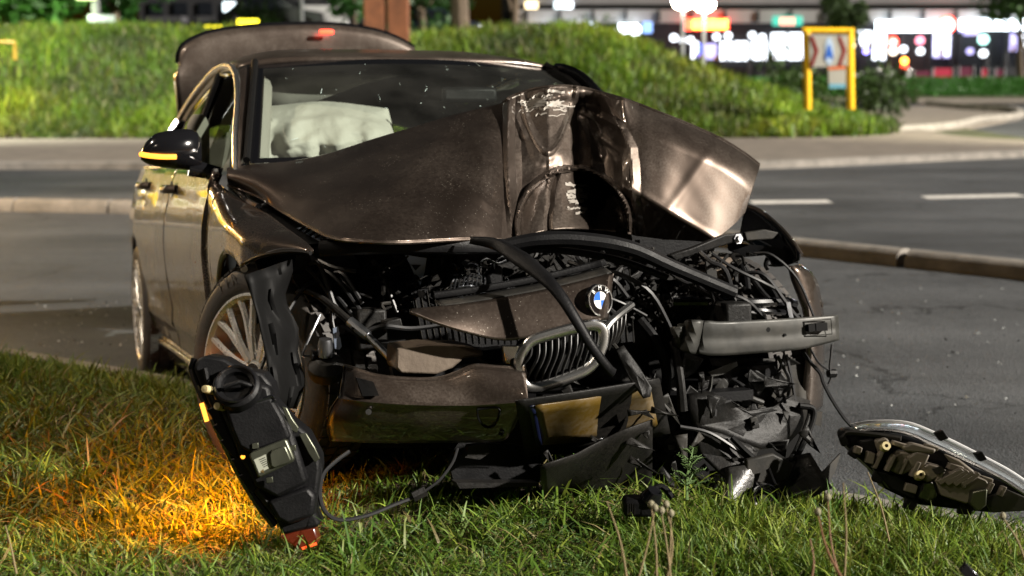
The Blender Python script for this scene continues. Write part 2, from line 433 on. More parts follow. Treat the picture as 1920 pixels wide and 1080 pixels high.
# far side: pale apron round the roundabout island, raised one kerb step
near = [(-900, 306), (-300, 305), (0, 304), (260, 304), (700, 306), (1100, 306), (1412, 303), (1650, 294), (1900, 283), (2150, 273), (2500, 262)]
A = curve_pts(near, .10)
isl = [(-900, 260), (-300, 260), (0, 261), (260, 262), (700, 262), (1100, 262), (1400, 258), (1600, 248), (1790, 236), (1830, 258), (2000, 268)]
rows = []
Ab = np.array([G(a, b, Z=.10) for a, b in near]); Bb = np.array([G(a, b, Z=.10) for a, b in
      [(-900, 240), (-300, 240), (0, 240), (260, 240), (700, 240), (1100, 240), (1412, 238), (1640, 225), (1800, 255), (2150, 266), (2500, 258)]])
A1, B1 = smooth_path(Ab, 12), smooth_path(Bb, 12)
st(MB().grid(np.array([[p + (q_ - p) * t for p, q_ in zip(A1, B1)] for t in np.linspace(0, 1, 6)])).build('apron_pavement', M['concrete'], sharp=0))
kb = MB()
kb.grid(np.array([A1 + np.array([0, -.06, -.11]), A1 + np.array([0, -.05, -.01]), A1 + np.array([0, 0, .004]), A1 + np.array([0, .22, .004])]))
st(kb.build('apron_kerb', M['kerb'], sharp=40))
# hooked splitter-island kerb at the right edge and a path behind it
hook = [(2100, 228), (1985, 224), (1915, 214), (1880, 208), (1830, 206), (1780, 210), (1770, 208)]
H0 = curve_pts([(1600, 258), (1680, 252), (1760, 246), (1800, 240), (1830, 232), (1870, 228), (1903, 224), (1912, 216), (1890, 209), (1850, 207), (1800, 204), (1740, 198)], .02)
st(MB().tube(H0 + np.array([0, 0, .05]), .13, 6).build('island_kerb', M['kerb'], sharp=50))
poly = np.array([G(a, b, Z=.06) for a, b in [(1560, 262), (1680, 252), (1800, 241), (1870, 228), (1900, 222), (1905, 215), (1885, 210), (1800, 205), (1740, 199), (1640, 199), (1560, 225)]])
st(MB().prism(poly, (0, 0, -.08)).build('island_pavement', M['concrete'], sharp=30))
st(MB().grid([[G(a, 193, Z=.05), G(a, 183, Z=.05)] for a in np.linspace(1640, 2300, 6)]).build('far_pavement', M['concrete'], sharp=0))
# lane dashes on the road
for a, b, c, d in [(1408, 379, 1556, 377.5), (1733, 370, 1916, 366), (2090, 361, 2270, 356), (900, 384, 1080, 384)]:
    mb = MB(); p, q_ = G(a, b, Z=.004), G(c, d, Z=.004); w = np.array([0, .17, 0])
    mb.grid(np.array([[p - w, p + w], [q_ - w, q_ + w]])); st(mb.build('lane_dash', M['line'], sharp=0))

# roundabout mound: grassed earth
def mound_z(x, y):
    x = np.asarray(x, float); y = np.asarray(y, float)
    front = smoothstep(24.6, 33, y + .25 * np.clip(x - 3, 0, 20) * 0)
    h = 2.02 - .35 * smoothstep(-9, -3, x) * (1 - smoothstep(-3, 1, x)) - .1 * smoothstep(0, 4, x)
    right = 1 - smoothstep(1.2, 8.4, x)
    back = 1 - smoothstep(44, 58, y)
    return .04 + h * front * right * back + .12 * lump(x, y, .6, 3) * front * right
mx = np.linspace(-32, 9.4, 90); my = np.r_[np.linspace(24.3, 36, 34), np.linspace(37, 60, 16)]
st(MB().grid([[(x, y, float(mound_z(x, y))) for x in mx] for y in my]).build('mound', M['mound_soil'], sharp=0))
st(MB().grid([[(x, y, .035 + .55 * math.exp(-((y - 56) / 2.6) ** 2)) for x in np.linspace(9, 40, 20)] for y in np.linspace(47, 60, 8)]).build('far_lawn', M['mound_soil'], sharp=0))

# =================================================================== WRECKED CAR (car frame: x forward, y left, z up)
car = empty('wrecked_car', 'bronze grey saloon car with its crushed front torn open and bonnet folded up', 'car')
Mw_ = Matrix([[*RCW[0], TCW[0]], [*RCW[1], TCW[1]], [*RCW[2], TCW[2]], [0, 0, 0, 1]])
car.location, car.rotation_euler = Mw_.to_translation(), Mw_.to_euler()

WZ = [.10, .17, .24, .30, .325, .345, .42, .52, .66, .75, .82, .855, .865, .90, .96, 1.05]
WY = [.76, .80, .842, .852, .858, .876, .872, .888, .898, .893, .880, .868, .874, .862, .836, .80]
def W(x, z):
    f = np.interp(x, [-4.0, -3.85, -3.5, -2.81, -2.0, -1.0, 0, .2, .5, .75], [.78, .86, .95, 1.0, .985, .985, 1.0, .985, .88, .78])
    return np.interp(z, WZ, WY) * f
def belt(x): return float(np.interp(x, [-3.6, -2.9, -2.0, -1.0, -.45], [1.01, 1.0, .975, .945, .925]))
def arch_z(x, c):
    d = x - c
    return .32 + math.sqrt(max(.365 ** 2 - d * d, 0)) if abs(d) < .365 else 0
def panel(x0, x1, zb, zt, n=40, m=22, extra=()):
    xs = np.unique(np.r_[np.linspace(x0, x1, n), [e for e in extra if min(x0, x1) < e < max(x0, x1)]])
    return np.array([[(x, -W(x, z), z) for z in zb(x) + (zt(x) - zb(x)) * np.linspace(0, 1, m)] for x in xs])
mir = lambda A: A * np.array([1, -1, 1.])

# ---- doors, quarter, sill
def side_set(sgn, visible=True):
    m = (lambda A: A) if sgn < 0 else mir
    fd = MB().grid(m(panel(-1.615, -.485, lambda x: .235, belt, 30, 30))).build('door', M['paint_side'], car, solid=.03, offset=0 if sgn > 0 else 0)
    zb = lambda x: max(.235, arch_z(x, -2.81))
    ex = [-2.81 + .365 * math.cos(a) for a in np.linspace(0, PI, 40)]
    rd = MB().grid(m(panel(-2.58, -1.622, zb, belt, 40, 26, ex))).build('door', M['paint_side'], car, solid=.03, offset=0)
    qp = MB().grid(m(panel(-3.9, -2.587, lambda x: max(.25, arch_z(x, -2.81)), lambda x: belt(x), 60, 26, ex))).build('rear_quarter', M['paint_side'], car, solid=.02, offset=0)
    MB().grid(m(panel(-2.46, -.40, lambda x: .13, lambda x: .23, 20, 6))).build('sill', M['paint_side'], car, solid=.03)
    # window frame: from belt to rail
    return fd, rd
RAIL = smooth_path([(-.42, -.79, .935), (-.62, -.755, 1.065), (-.85, -.705, 1.20), (-1.1, -.668, 1.305), (-1.35, -.655, 1.365), (-1.75, -.655, 1.375), (-2.3, -.665, 1.315), (-2.75, -.68, 1.225), (-3.05, -.70, 1.12), (-3.25, -.74, 1.01)], 8)
def railat(x): return np.array([x, np.interp(-x, -RAIL[:, 0], RAIL[:, 1]), np.interp(-x, -RAIL[:, 0], RAIL[:, 2])])
for sgn in (-1, 1):
    m = (lambda A: A) if sgn < 0 else mir
    fd, rd = side_set(sgn)
    if sgn < 0:
        for d, x in ((fd, -1.50), (rd, -2.47)):
            z = belt(x) - .075
            y = -W(x, z)
            MB().tube([(x + .10, y - .012, z), (x + .07, y - .04, z), (x, y - .05, z), (x - .07, y - .04, z + .003), (x - .11, y - .012, z + .004)], .017, 10, 4).build('door_handle', M['paint'], d)
            MB().lathe([(0, 0), (.035, .0), (.035, .004), (0, .004)], (x, y - .016, z), (0, -1, 0), 16).build('handle_recess', M['black_gloss'], d)
        # moulded shoulder lines are in the profile; a bright repeater badge on the wing comes below
    # chrome strip under the windows and frame round them
    MB().tube(m(np.array([(x, -W(x, belt(x)) - .004, belt(x) + .006) for x in np.linspace(-3.15, -.5, 26)])), .008, 6).build('window_trim', M['chrome'], car)
    MB().tube(m(RAIL + np.array([0, -.006, -.012])), .013, 8).build('window_trim', M['chrome'] if sgn < 0 else M['black_gloss'], car)
    MB().tube(m(RAIL * np.array([1, .985, 1]) + np.array([0, .0, -.04])), .018, 8).build('window_frame', M['black_gloss'], car)
    # side glass from belt to rail
    def wgrid(x0, x1, n=18):
        rows = []
        for x in np.linspace(x0, x1, n):
            r = railat(x) + np.array([0, .012, -.03]); b = np.array([x, -W(x, belt(x)) + .02, belt(x)])
            rows.append([b + (r - b) * t for t in np.linspace(0, 1, 8)])
        return m(np.array(rows))
    if sgn < 0:
        MB().grid(wgrid(-2.62, -1.66)).build('side_window', M['side_glass'], car)
        MB().grid(wgrid(-1.15, -.62)).build('side_window', M['side_glass'], car)
    else:
        MB().grid(wgrid(-2.62, -.62)).build('side_window', M['side_glass'], car)
    for xa in (-1.60, -2.68):
        MB().tube(m(np.array([(xa, -W(xa, belt(xa)) + .015, belt(xa)), railat(xa - .03) + np.array([0, .01, -.03])])), .04, 8, flat=.5).build('pillar', M['black_gloss'], car)
    # rear pillar panel
    rows = []
    for t in np.linspace(0, 1, 10):
        x = -2.72 - .45 * t
        r = railat(x); b = np.array([x - .0, -W(x, belt(x)), belt(x)])
        rows.append([b + (r - b) * s for s in np.linspace(0, 1, 6)])
    MB().grid(m(np.array(rows))).build('rear_pillar', M['paint'], car, solid=.01)

# ---- roof
YC = [-1.12, -1.3, -1.6, -2.0, -2.6, -3.0]; ZC = [1.365, 1.405, 1.452, 1.462, 1.40, 1.27]
def roof_pt(u, t):
    """u -1..1 across, t 0..1 front to back"""
    xf = -1.20 + .09 * (1 - u * u); x = xf + (-2.95 - xf) * t
    r = railat(min(x, -1.12)); yr = -r[1]
    z = r[2] + (np.interp(-x, [-a for a in YC], ZC) - r[2]) * (1 - abs(u) ** 5)
    return (x, u * (yr - .012), z)
MB().grid(np.array([[roof_pt(u, t) for u in np.linspace(-1, 1, 41)] for t in np.linspace(0, 1, 30)])).build('roof', M['paint_roof'], car, solid=.02)
# ---- windscreen: header to cowl
def ws(u, v):
    """u -1..1 across, v 0 top .. 1 bottom"""
    top = np.array([-1.195 + .09 * (1 - u * u), u * .575, 1.345 + .018 * (1 - u * u)])
    bot = np.array([-.46 + .17 * (1 - u * u), u * .745, .955 + .0 * u])
    p = top + (bot - top) * v
    return p + np.array([.5, 0, .87]) * .03 * math.sin(PI * v)
uu = np.linspace(-1, 1, 33)
iu = np.linspace(-.965, .965, 31)
MB().grid(np.array([[ws(u, v) for u in iu] for v in np.linspace(.075, .965, 18)])).build('windscreen', M['glass'], car)
bd = MB()
bd.grid(np.array([[ws(u, v) for u in uu] for v in (0, .04, .075)]))
bd.grid(np.array([[ws(u, v) for u in uu] for v in (.965, .98, 1)]))
for s in (-1, 1): bd.grid(np.array([[ws(s * u, v) for u in (.965, .98, 1)] for v in np.linspace(.075, .965, 18)]))
bd.build('windscreen_border', M['black_gloss'], car)
MB().tube([np.array(ws(-1, v)) + np.array([.012, -.012, .01]) for v in np.linspace(0, 1, 16)], .012, 8).build('pillar_seal', M['seal'], car)
MB().tube([np.array(ws(1, v)) + np.array([.012, .012, .01]) for v in np.linspace(0, 1, 16)], .012, 8).build('pillar_seal', M['seal'], car)
for s in (-1, 1):
    rows = []
    for v in np.linspace(0, 1, 18):
        a = ws(s * 1.02, v); x = a[0]
        r = RAIL[int(np.argmin(abs(np.linspace(0, 1, len(RAIL)) - 0)))]
        xr = -1.15 + (-.42 + 1.15) * v; r = railat(xr) * np.array([1, -s, 1]); 
        mid = (a + r) / 2 + np.array([.02, s * .012, .012])
        rows.append([a * (1 - t) ** 2 + 2 * mid * t * (1 - t) + r * t * t for t in np.linspace(0, 1, 7)])
    MB().grid(np.array(rows)).build('front_pillar', M['black_gloss'] if s > 0 else M['paint'], car, solid=.01)
# cracks and splinters on the windscreen
ck = MB()
for k in range(34):
    u, v = rng.uniform(-.85, .5), rng.uniform(.12, .95)
    a = rng.uniform(0, 2 * PI); l = rng.choice([.004, .006, .01, .03]) 
    p = np.array(ws(u, v)) + np.array([.006, 0, .01]); q_ = np.array(ws(u + l * math.cos(a), v + l * 2 * math.sin(a))) + np.array([.006, 0, .01])
    ck.tube([p, q_], .0005 + .0006 * rng.random(), 4)
tag(ck.build('glass_splinters', mat('glass_edge', (.6, .75, .7), .2, spec=1.), car), kind='stuff')

# ---- boot lid standing open behind the roof
tops = [(334, 120), (337, 98), (352, 80), (398, 61), (470, 51), (540, 47), (620, 47), (690, 55), (740, 70), (778, 90)]
rows = []
for i, (px, py) in enumerate(smooth_path([(a, b, 0) for a, b in tops], 4)[:, :2]):
    t = i / (4 * (len(tops) - 1))
    bx = 334 + (790 - 334) * t
    rows.append([K(px + (bx - px) * s, py + (235 - py) * s, x=-3.34 - .30 * s + .05 * math.sin(s * PI) - .05 * (1 - s) ** 6) for s in np.linspace(0, 1, 14)])
lid = MB().grid(np.array(rows)).build('boot_lid', M['paint_roof'], car, solid=.05)
MB().tube([r[0] + np.array([-.02, 0, .006]) for r in rows], .014, 6).build('lid_edge', M['black_gloss'], lid)
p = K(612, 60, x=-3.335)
MB().tube([p + np.array([0, -.035, 0]), p + np.array([.004, 0, .002]), p + np.array([0, .035, 0])], .011, 8).build('lid_reflection', M['red_reflection'], lid)  # glowing red tube stands in for a red light reflected in the lid

# ---- rear closing panels and floor so that the cabin is a room
MB().grid(np.array([[(-3.0 - .3 * v, u * (.6 + .1 * v), 1.27 - .3 * v) for u in np.linspace(-1, 1, 9)] for v in np.linspace(0, 1, 5)])).build('rear_window', M['side_glass'], car)
MB().box((-1.9, 0, .19), (3.9, 1.5, .04)).build('floor_pan', M['black'], car)
MB().box((-.42, 0, .55), (.04, 1.42, .74)).build('bulkhead', M['black'], car)
MB().box((-3.86, 0, .62), (.05, 1.4, .55)).build('rear_panel', M['paint'], car, bevel=.02)
MB().grid(np.array([[(x, u * .70, .94 - .10 * max(0, (x + .7) / -.3) ** 1) for u in np.linspace(-1, 1, 9)] for x in np.linspace(-.38, -1.05, 8)])).build('dashboard', M['dark_fabric'], car, solid=.05)
for y in (-.38, .38):
    sb = MB()
    A = []
    for t in np.linspace(0, 1, 12):
        w_ = .24 * (1 - .25 * t ** 2); c = np.array([-1.75 - .22 * t, y, .45 + .62 * t])
        A.append([c + np.array([.05 * math.cos(a) , w_ * math.sin(a), 0]) * (1 if 0 < t < 1 else .85) for a in np.linspace(0, 2 * PI, 16, endpoint=False)])
    seat = sb.grid(np.array(A), close=True)
    sb.box((-1.52, y, .42), (.52, .48, .16))
    sobj = sb.build('front_seat', M['dark_fabric'], car, bevel=.0)
    hb = MB(); A = []
    for t in np.linspace(0, 1, 9):
        s = math.sin(PI * (.08 + .84 * t)) ** .4
        A.append([np.array([-2.0 - .05 * t + .045 * s * math.cos(a), y + .13 * s * math.sin(a), 1.08 + .19 * t]) for a in np.linspace(0, 2 * PI, 14, endpoint=False)])
    hb.grid(np.array(A), close=True).build('headrest', M['dark_fabric'], sobj)
# curtain airbag edge and trim seen through the open front window
A = []
for t in np.linspace(0, 1, 12):
    px = 365 + 28 * t
    A.append([K(px, py, x=-1.05 - .12 * t) for py in np.linspace(226 - 12 * math.sin(PI * t) + (30 * (1 - math.sin(PI * (t * .5 + .25)))), 330, 8)])
MB().grid(np.array(A)).build('side_airbag', M['trim'], car, solid=.03)
MB().tube([np.array(ws(-.975, v)) + np.array([-.10, .03, -.05]) for v in np.linspace(.1, .95, 10)], .045, 8, flat=.6).build('pillar_trim', M['trim'], car)
MB().grid(np.array([[np.array(roof_pt(u, t)) + np.array([-.03, 0, -.06]) for u in np.linspace(-.92, .92, 15)] for t in np.linspace(.0, 1, 8)])).build('headlining', M['trim'], car)
vz = [[K(a + (b - a) * s, c + (d - c) * s, x=-1.22 + .02 * s) for s in np.linspace(0, 1, 4)] for a, c, b, d in ((488, 146, 492, 206), (540, 140, 545, 200), (600, 136, 598, 188), (660, 133, 640, 172), (720, 131, 690, 152), (770, 131, 745, 138))]
MB().grid(np.array(vz)).build('glass_reflection', mat('reflection_pale', (.13, .125, .11), .9), car, solid=.015)  # panel added for the pale reflection in the upper left of the glass
MB().grid(np.array([[(x, .60 + .10 * v + .02 * math.sin(x * 14), 1.30 - .34 * v - .05 * (x + 1.5) ** 2) for v in np.linspace(0, 1, 8)] for x in np.linspace(-2.5, -1.25, 24)])).build('cabin_sun_block', M['trim'], car, solid=.03)  # sheet added to stop sunlight crossing the cabin onto the road
# burst passenger airbag: a wrinkled cushion over the dashboard
n, m_ = 60, 44
A = np.zeros((m_, n, 3))
for i, v in enumerate(np.linspace(0, 1, m_)):
    for j, u in enumerate(np.linspace(0, 1, n)):
        x0 = 470 + 14 * math.sin(PI * v) * -1 + 10 * v * 0; x1 = 728 + 26 * v
        yt = 193 + 10 * (2 * u - 1) ** 4 + 3 * math.sin(u * 9)
        px = x0 + (x1 - x0) * u; py = yt + (312 - yt) * v
        prof = (1 - (2 * u - 1) ** 6) ** .5 * (1 - (1 - v) ** 5)
        fold = .055 * abs(math.sin(u * 10.5 + 1.25 * math.sin(v * 3))) * v ** .8 * math.exp(-((u - .35) / .5) ** 2) + .016 * math.sin(u * 37 + v * 6) * v + .018 * math.sin(v * 9 + u * 4) + .028 * abs(lump(u * 5, v * 5, 2.0, 9)) - .03 * abs(lump(u * 3, v * 2, 2.0, 19))
        flap = -.05 * (1 - smoothstep(.18, .26, v + .03 * math.sin(u * 12)))
        A[i, j] = K(px, py, x=-1.13 + .30 * prof + float(fold) + float(flap))
MB().grid(A).build('airbag', M['airbag'], car, sharp=70)
MB().lathe([(.185, -.012), (.197, 0), (.185, .012), (.173, 0), (.185, -.012)], (-1.0, .38, .93), (.9, 0, .42), 32).build('steering_wheel', M['black'], car)
p = K(880, 178, x=-.93)
MB().box(p, (.03, .22, .06)).build('rear_view_mirror', M['black'], car, bevel=.015)

# ---- right wing mirror with its lit indicator
A = []
prof = [(262, 292, 1.0), (285, 283, 1.0), (330, 280, 1.0), (372, 283, 1.0)]
mc = K(322, 285, x=-.60)
rows = []
for t in np.linspace(0, 1, 14):
    px = 264 + 114 * t
    top = np.interp(t, [0, .1, .25, .5, .8, .95, 1], [284, 262, 249, 243, 241, 248, 262]); bot = np.interp(t, [0, .1, .3, .6, .9, 1], [300, 308, 314, 318, 320, 318])
    ring = []
    for a in np.linspace(0, 2 * PI, 18, endpoint=False):
        cy, ry = (top + bot) / 2, (bot - top) / 2
        py = cy - ry * np.sign(math.sin(a)) * abs(math.sin(a)) ** .8
        xd = .075 * math.cos(a) * (math.sin(PI * (.12 + .76 * t))) ** .6
        ring.append(K(px, py, x=-.62 + xd))
    rows.append(ring)
mo = MB().grid(np.array(rows), close=True)
mo.f.append(tuple(range(17, -1, -1))); k = 13 * 18; mo.f.append(tuple(k + i for i in range(18)))
mirror = mo.build('wing_mirror', M['black_gloss'], car, sharp=50)
MB().tube([K(a, b, x=c) for a, b, c in [(264, 289, -.575), (280, 292, -.542), (305, 294, -.535), (331, 294, -.535)]], .0085, 8, 4).build('indicator_lamp', M['amber'], mirror)
MB().tube([K(a, b, x=-.60) for a, b in [(355, 314), (392, 322), (412, 330)]], [.03, .026, .03], 10, 3, flat=.6).build('mirror_arm', M['black_gloss'], mirror)

# ---- open driver's door on the far side: only its frame shows past the pillar
fr = smooth_path([K(a, b, x=c) for a, b, c in [(1150, 300, -.75), (1145, 225, -.8), (1120, 178, -.85), (1090, 147, -.95), (1062, 134, -1.05), (1044, 132, -1.15)]], 6)
MB().tube(fr, .03, 8, flat=.6).build('door_frame', M['black_gloss'], car)
MB().tube(fr + np.array([-.02, -.035, -.015]), .022, 8, flat=.6).build('door_seal', M['seal'], car)
A = np.array([[p + (np.array([p[0] - .0, p[1] - .10, p[2] - .12]) - p) * t for t in np.linspace(0, 1, 4)] for p in fr])
MB().grid(A).build('door_pane', M['side_glass'], car)

# ---- wheels
def wheel(outer_c, axis, R=.325, width=.225, rim_r=.232):
    """outer_c: centre of the outer face; axis: outward unit vector. Built in its own frame: +Z outward."""
    root = bpy.data.objects.new('wheel', None); COL.objects.link(root); root.empty_display_size = .1
    ax = Vector(axis).normalized(); root.rotation_euler = ax.to_track_quat('Z', 'Y').to_euler(); root.location = outer_c; root.parent = car
    w = width
    prof = [(rim_r, -w * .92), (R - .04, -w * 1.0), (R - .012, -w * .97), (R, -w * .86)]
    for g in (-.72, -.5, -.28):
        prof += [(R, -w * (-g) - .006), (R - .008, -w * (-g) - .004), (R - .008, -w * (-g) + .004), (R, -w * (-g) + .006)]
    prof = [(rim_r, -w * .92), (R - .04, -w * 1.0), (R - .012, -w * .97), (R, -w * .86)]
    for g in (.72, .5, .28):
        prof += [(R, -w * g - .006), (R - .009, -w * g - .004), (R - .009, -w * g + .004), (R, -w * g + .006)]
    prof += [(R, -w * .14), (R - .012, -.012), (R - .03, .0), (R - .06, .004), (R - .075, .0), (rim_r + .006, -.006), (rim_r, -.02)]
    t = MB().lathe(prof, (0, 0, 0), (0, 0, 1), 72).build('tyre', M['rubber'], root, sharp=40)
    # tread blocks: cross sipes standing proud
    tb = MB()
    for k in range(60):
        a = 2 * PI * k / 60
        for (z0, z1, sh) in ((-.20, -.168, .03), (-.155, -.12, .0), (-.105, -.07, .02), (-.055, -.022, .05)):
            aa = a + sh; da = 2 * PI / 60 * .40
            P = []
            for r in (R - .002, R + .0045):
                for an in (aa - da, aa + da): P += [(r * math.cos(an), r * math.sin(an), z0), (r * math.cos(an), r * math.sin(an), z1)]
            tb.add(P, [(4, 5, 7, 6), (0, 1, 5, 4), (2, 6, 7, 3), (0, 4, 6, 2), (1, 3, 7, 5)])
    tag(tb.build('tread_blocks', M['rubber'], root, sharp=0), kind='stuff')
    rb = MB().lathe([(rim_r + .008, -.012), (rim_r + .008, .002), (rim_r, .004), (rim_r - .012, -.004), (rim_r - .016, -.02), (rim_r - .022, -.17), (rim_r + .004, -.19)], (0, 0, 0), (0, 0, 1), 64).build('rim', M['rim'], root)
    # eleven forked spokes
    for k in range(11):
        a = 2 * PI * k / 11
        for s in (-1, 1):
            e = a + s * .145; i0 = a + s * .03
            P = [(.045 * math.cos(i0), .045 * math.sin(i0), -.018), (.10 * math.cos(a + s * .06), .10 * math.sin(a + s * .06), -.012), (.17 * math.cos(a + s * .10), .17 * math.sin(a + s * .10), -.013), ((rim_r - .008) * math.cos(e), (rim_r - .008) * math.sin(e), -.012)]
            MB().tube(P, [.013, .011, .0105, .012], 6, 3, flat=1.0).build('spoke', M['rim'], root)
    hub = MB().lathe([(0, -.004), (.034, -.004), (.036, -.010), (.062, -.016), (.066, -.04), (.05, -.09)], (0, 0, 0), (0, 0, 1), 32).build('hub', M['rim'], root)
    MB().lathe([(0, -.0015), (.031, -.0018), (.031, -.004)], (0, 0, 0), (0, 0, 1), 24).build('hub_cap', M['black_gloss'], root)
    for k in range(5):
        a = 2 * PI * k / 5 + .3
        MB().lathe([(0, -.008), (.009, -.008), (.009, -.02)], (.052 * math.cos(a), .052 * math.sin(a), 0), (0, 0, 1), 8).build('wheel_bolt', M['steel'], root)
    MB().lathe([(.06, -.07), (.155, -.07), (.155, -.095), (.06, -.095)], (0, 0, 0), (0, 0, 1), 40).build('brake_disc', M['disc'], root)
    MB().box((.12, .06, -.085), (.10, .15, .07)).build('brake_caliper', M['black_dusty'], root, bevel=.012)
    return root
wheel((-2.81, -.895, .325), (0, -1, 0))
wheel((-2.81, .895, .325), (0, 1, 0))
st_a = math.radians(27)
wr = wheel((.02, -.842, .322), (math.sin(st_a), -math.cos(st_a), .02))
# raised lettering on the sidewall of the steered wheel (only these three letters show)
for k, ch in enumerate('TYR'):
    me = text_mesh(ch, .044)
    ang = PI / 2 + .52 - k * .13
    o = bpy.data.objects.new('sidewall_letter', me); COL.objects.link(o); me.materials.append(mat('tyre_letter', (.10, .095, .09), .6) if k == 0 else bpy.data.materials['tyre_letter'])
    o.parent = wr; o.matrix_parent_inverse = Matrix.Identity(4)
    o.location = (.287 * math.cos(ang), .287 * math.sin(ang), .006); o.rotation_euler = (0, 0, ang - PI / 2)
wl = wheel((-.05, .795, .30), (-math.sin(math.radians(24)), math.cos(math.radians(24)), .10))
# wheel houses
for c, s in ((0, -1), (-2.81, -1), (-2.81, 1)):
    A = [[(c + .37 * math.cos(t), s * y, .32 + .37 * math.sin(t)) for y in (.55, .7, .845)] for t in np.linspace(.95 if c == 0 else -.15, PI + .15, 24)]
    MB().grid(np.array(A)).build('wheel_house', M['black'], car, solid=.004, offset=1)
    if c: MB().grid(np.array([[(c + .37 * math.cos(t) * r, s * .55, .32 + .37 * math.sin(t) * r) for r in (0.01, 1)] for t in np.linspace(0, 2 * PI, 24)])).build('wheel_house_wall', M['black'], car)

# ---- right front wing (the near side wing), torn off at the headlamp
ftop = np.array([K(a, b, x=c) for a, b, c in [(405, 340, -.485), (438, 369, -.3), (470, 387, -.15), (505, 406, .05), (545, 436, .28), (575, 458, .43), (588, 472, .50)]])
def fend(x):
    T = np.array([x, np.interp(x, ftop[:, 0], ftop[:, 1]), np.interp(x, ftop[:, 0], ftop[:, 2])])
    a = arch_z(x, 0)
    zb = a if a > .3 else (.235 if x < 0 else .62)
    if x > .17: zb = np.interp(x, [.17, .50], [.644, T[2] - .004])
    zs = min(.80, T[2] - .05)
    pts = [(-W(x, z), z) for z in np.linspace(zb, zs, 16)] if zs > zb + .02 else [(-W(x, zb) if x < .3 else np.interp(x, [.3, .5], [-W(.3, zb), T[1] - .004]), zb)]
    B = np.array(pts[-1]); ctl = np.array([B[0] - .004, T[2] - .012]) if len(pts) > 1 else np.array([B[0], T[2]])
    pts += [tuple(B * (1 - t) ** 2 + 2 * ctl * t * (1 - t) + T[1:] * t * t) for t in np.linspace(.08, 1, 14)]
    P = np.array(pts); d = np.r_[0, np.cumsum(np.linalg.norm(np.diff(P, axis=0), axis=1))]
    s = np.linspace(0, d[-1], 26)
    return [(x, np.interp(a_, d, P[:, 0]), np.interp(a_, d, P[:, 1])) for a_ in s]
xs = np.unique(np.r_[np.linspace(-.479, -.366, 6), [.365 * math.cos(a) for a in np.linspace(0, PI, 40) if .365 * math.cos(a) < .17], np.linspace(.17, .497, 16)])
FG = np.array([fend(x) for x in xs])
fe = MB().grid(FG).build('front_wing', M['paint_side'], car, solid=.012, offset=0)
al = np.array([(.365 * math.cos(a), -W(.365 * math.cos(a), .32 + .365 * math.sin(a)) + .004, .32 + .365 * math.sin(a)) for a in np.linspace(1.06, PI - .05, 30)])
MB().tube(al, .010, 8).build('arch_lip', M['paint'], fe)
p = K(372, 489, y=-.892)
MB().box(p, (.055, .012, .028)).build('side_repeater', M['chrome'], fe, bevel=.005)
p2 = p + np.array([.0, -.007, 0])
MB().box(p2, (.042, .006, .017)).build('repeater_lens', M['amber_dim'], fe, bevel=.002)
MB().tube([FG[i, 0] + np.array([0.004, -.003, 0]) for i in range(len(FG)) if xs[i] > .2], .006, 6).build('wing_edge', M['seal'], fe)

# =================================================================== the crushed front
def px_path(L): return np.array([K(a, b, x=c) for a, b, c in L])
def plate(poly, x, t):
    """outline given on the photo, standing at car x (number or one per corner), t thick"""
    xs_ = np.broadcast_to(np.asarray(x, float), (len(poly),))
    P = np.array([K(a, b, x=c) for (a, b), c in zip(poly, xs_)])
    return MB().prism(P, (-t, 0, 0))
def rod(L, r, n=8, sm=5, flat=1.0): return MB().tube(px_path(L), r, n, sm, flat)

def sheet(poly, x, amp=.02, t=.004, cuts=5, seed=0):
    """a bent, dented sheet with the outline given on the photo"""
    import bmesh
    xs_ = np.broadcast_to(np.asarray(x, float), (len(poly),))
    P = np.array([K(a, b, x=c) for (a, b), c in zip(poly, xs_)]); n = len(P); c = P.mean(0)
    V = [c]; Fc = []
    for r in range(1, cuts + 1): V += [c + (p - c) * r / cuts for p in P]
    V = np.array(V); k = np.arange(len(V))
    d = lump(V[:, 1] * 14, V[:, 2] * 14, 1., 60 + seed) + .5 * lump(V[:, 1] * 40, V[:, 2] * 40, 1., 70 + seed)
    V[:, 0] += amp * d
    Fc += [(0, 1 + i, 1 + (i + 1) % n) for i in range(n)]
    for r in range(cuts - 1):
        a = 1 + r * n; b = a + n
        Fc += [(a + i, b + i, b + (i + 1) % n, a + (i + 1) % n) for i in range(n)]
    m = MB(); m.add(V, Fc); return m
# ---- bonnet: folded up like a tent, dented by the post it struck
def ga(d, s): return np.exp(-(d / s) ** 2)
top = [(425, 316, -.46), (482, 309, -.43), (545, 303, -.40), (615, 289, -.37), (700, 262, -.32), (770, 241, -.27), (835, 221, -.22), (905, 203, -.15), (943, 194, -.11), (958, 185, -.10),
       (980, 176, -.08), (1010, 168, -.06), (1050, 164, -.05), (1090, 167, -.04), (1130, 177, -.03), (1178, 191, .15), (1230, 211, .215), (1290, 235, .24), (1350, 262, .255), (1392, 287, .265), (1424, 311, .27)]
bot = [(428, 346, -.48), (482, 366, -.24), (530, 396, -.02), (580, 424, .22), (625, 445, .40), (690, 452, .50), (760, 453, .52), (840, 449, .48), (905, 447, .43), (945, 450, .40),
       (975, 450, .36), (1010, 436, .33), (1050, 430, .32), (1095, 430, .32), (1140, 434, .32), (1190, 441, .32), (1240, 447, .32), (1290, 450, .31), (1335, 450, .31), (1372, 424, .29), (1396, 398, .27)]
NC, NR = 22, 150
T_, B_ = smooth_path(top, NC), smooth_path(bot, NC)
v = np.linspace(0, 1, NR)[:, None]
BP = T_[None] * (1 - v[..., None]) + B_[None] * v[..., None]
PX, PY, XX = BP[..., 0].copy(), BP[..., 1].copy(), BP[..., 2].copy()
tx = T_[:, 1][None] * np.ones_like(v)
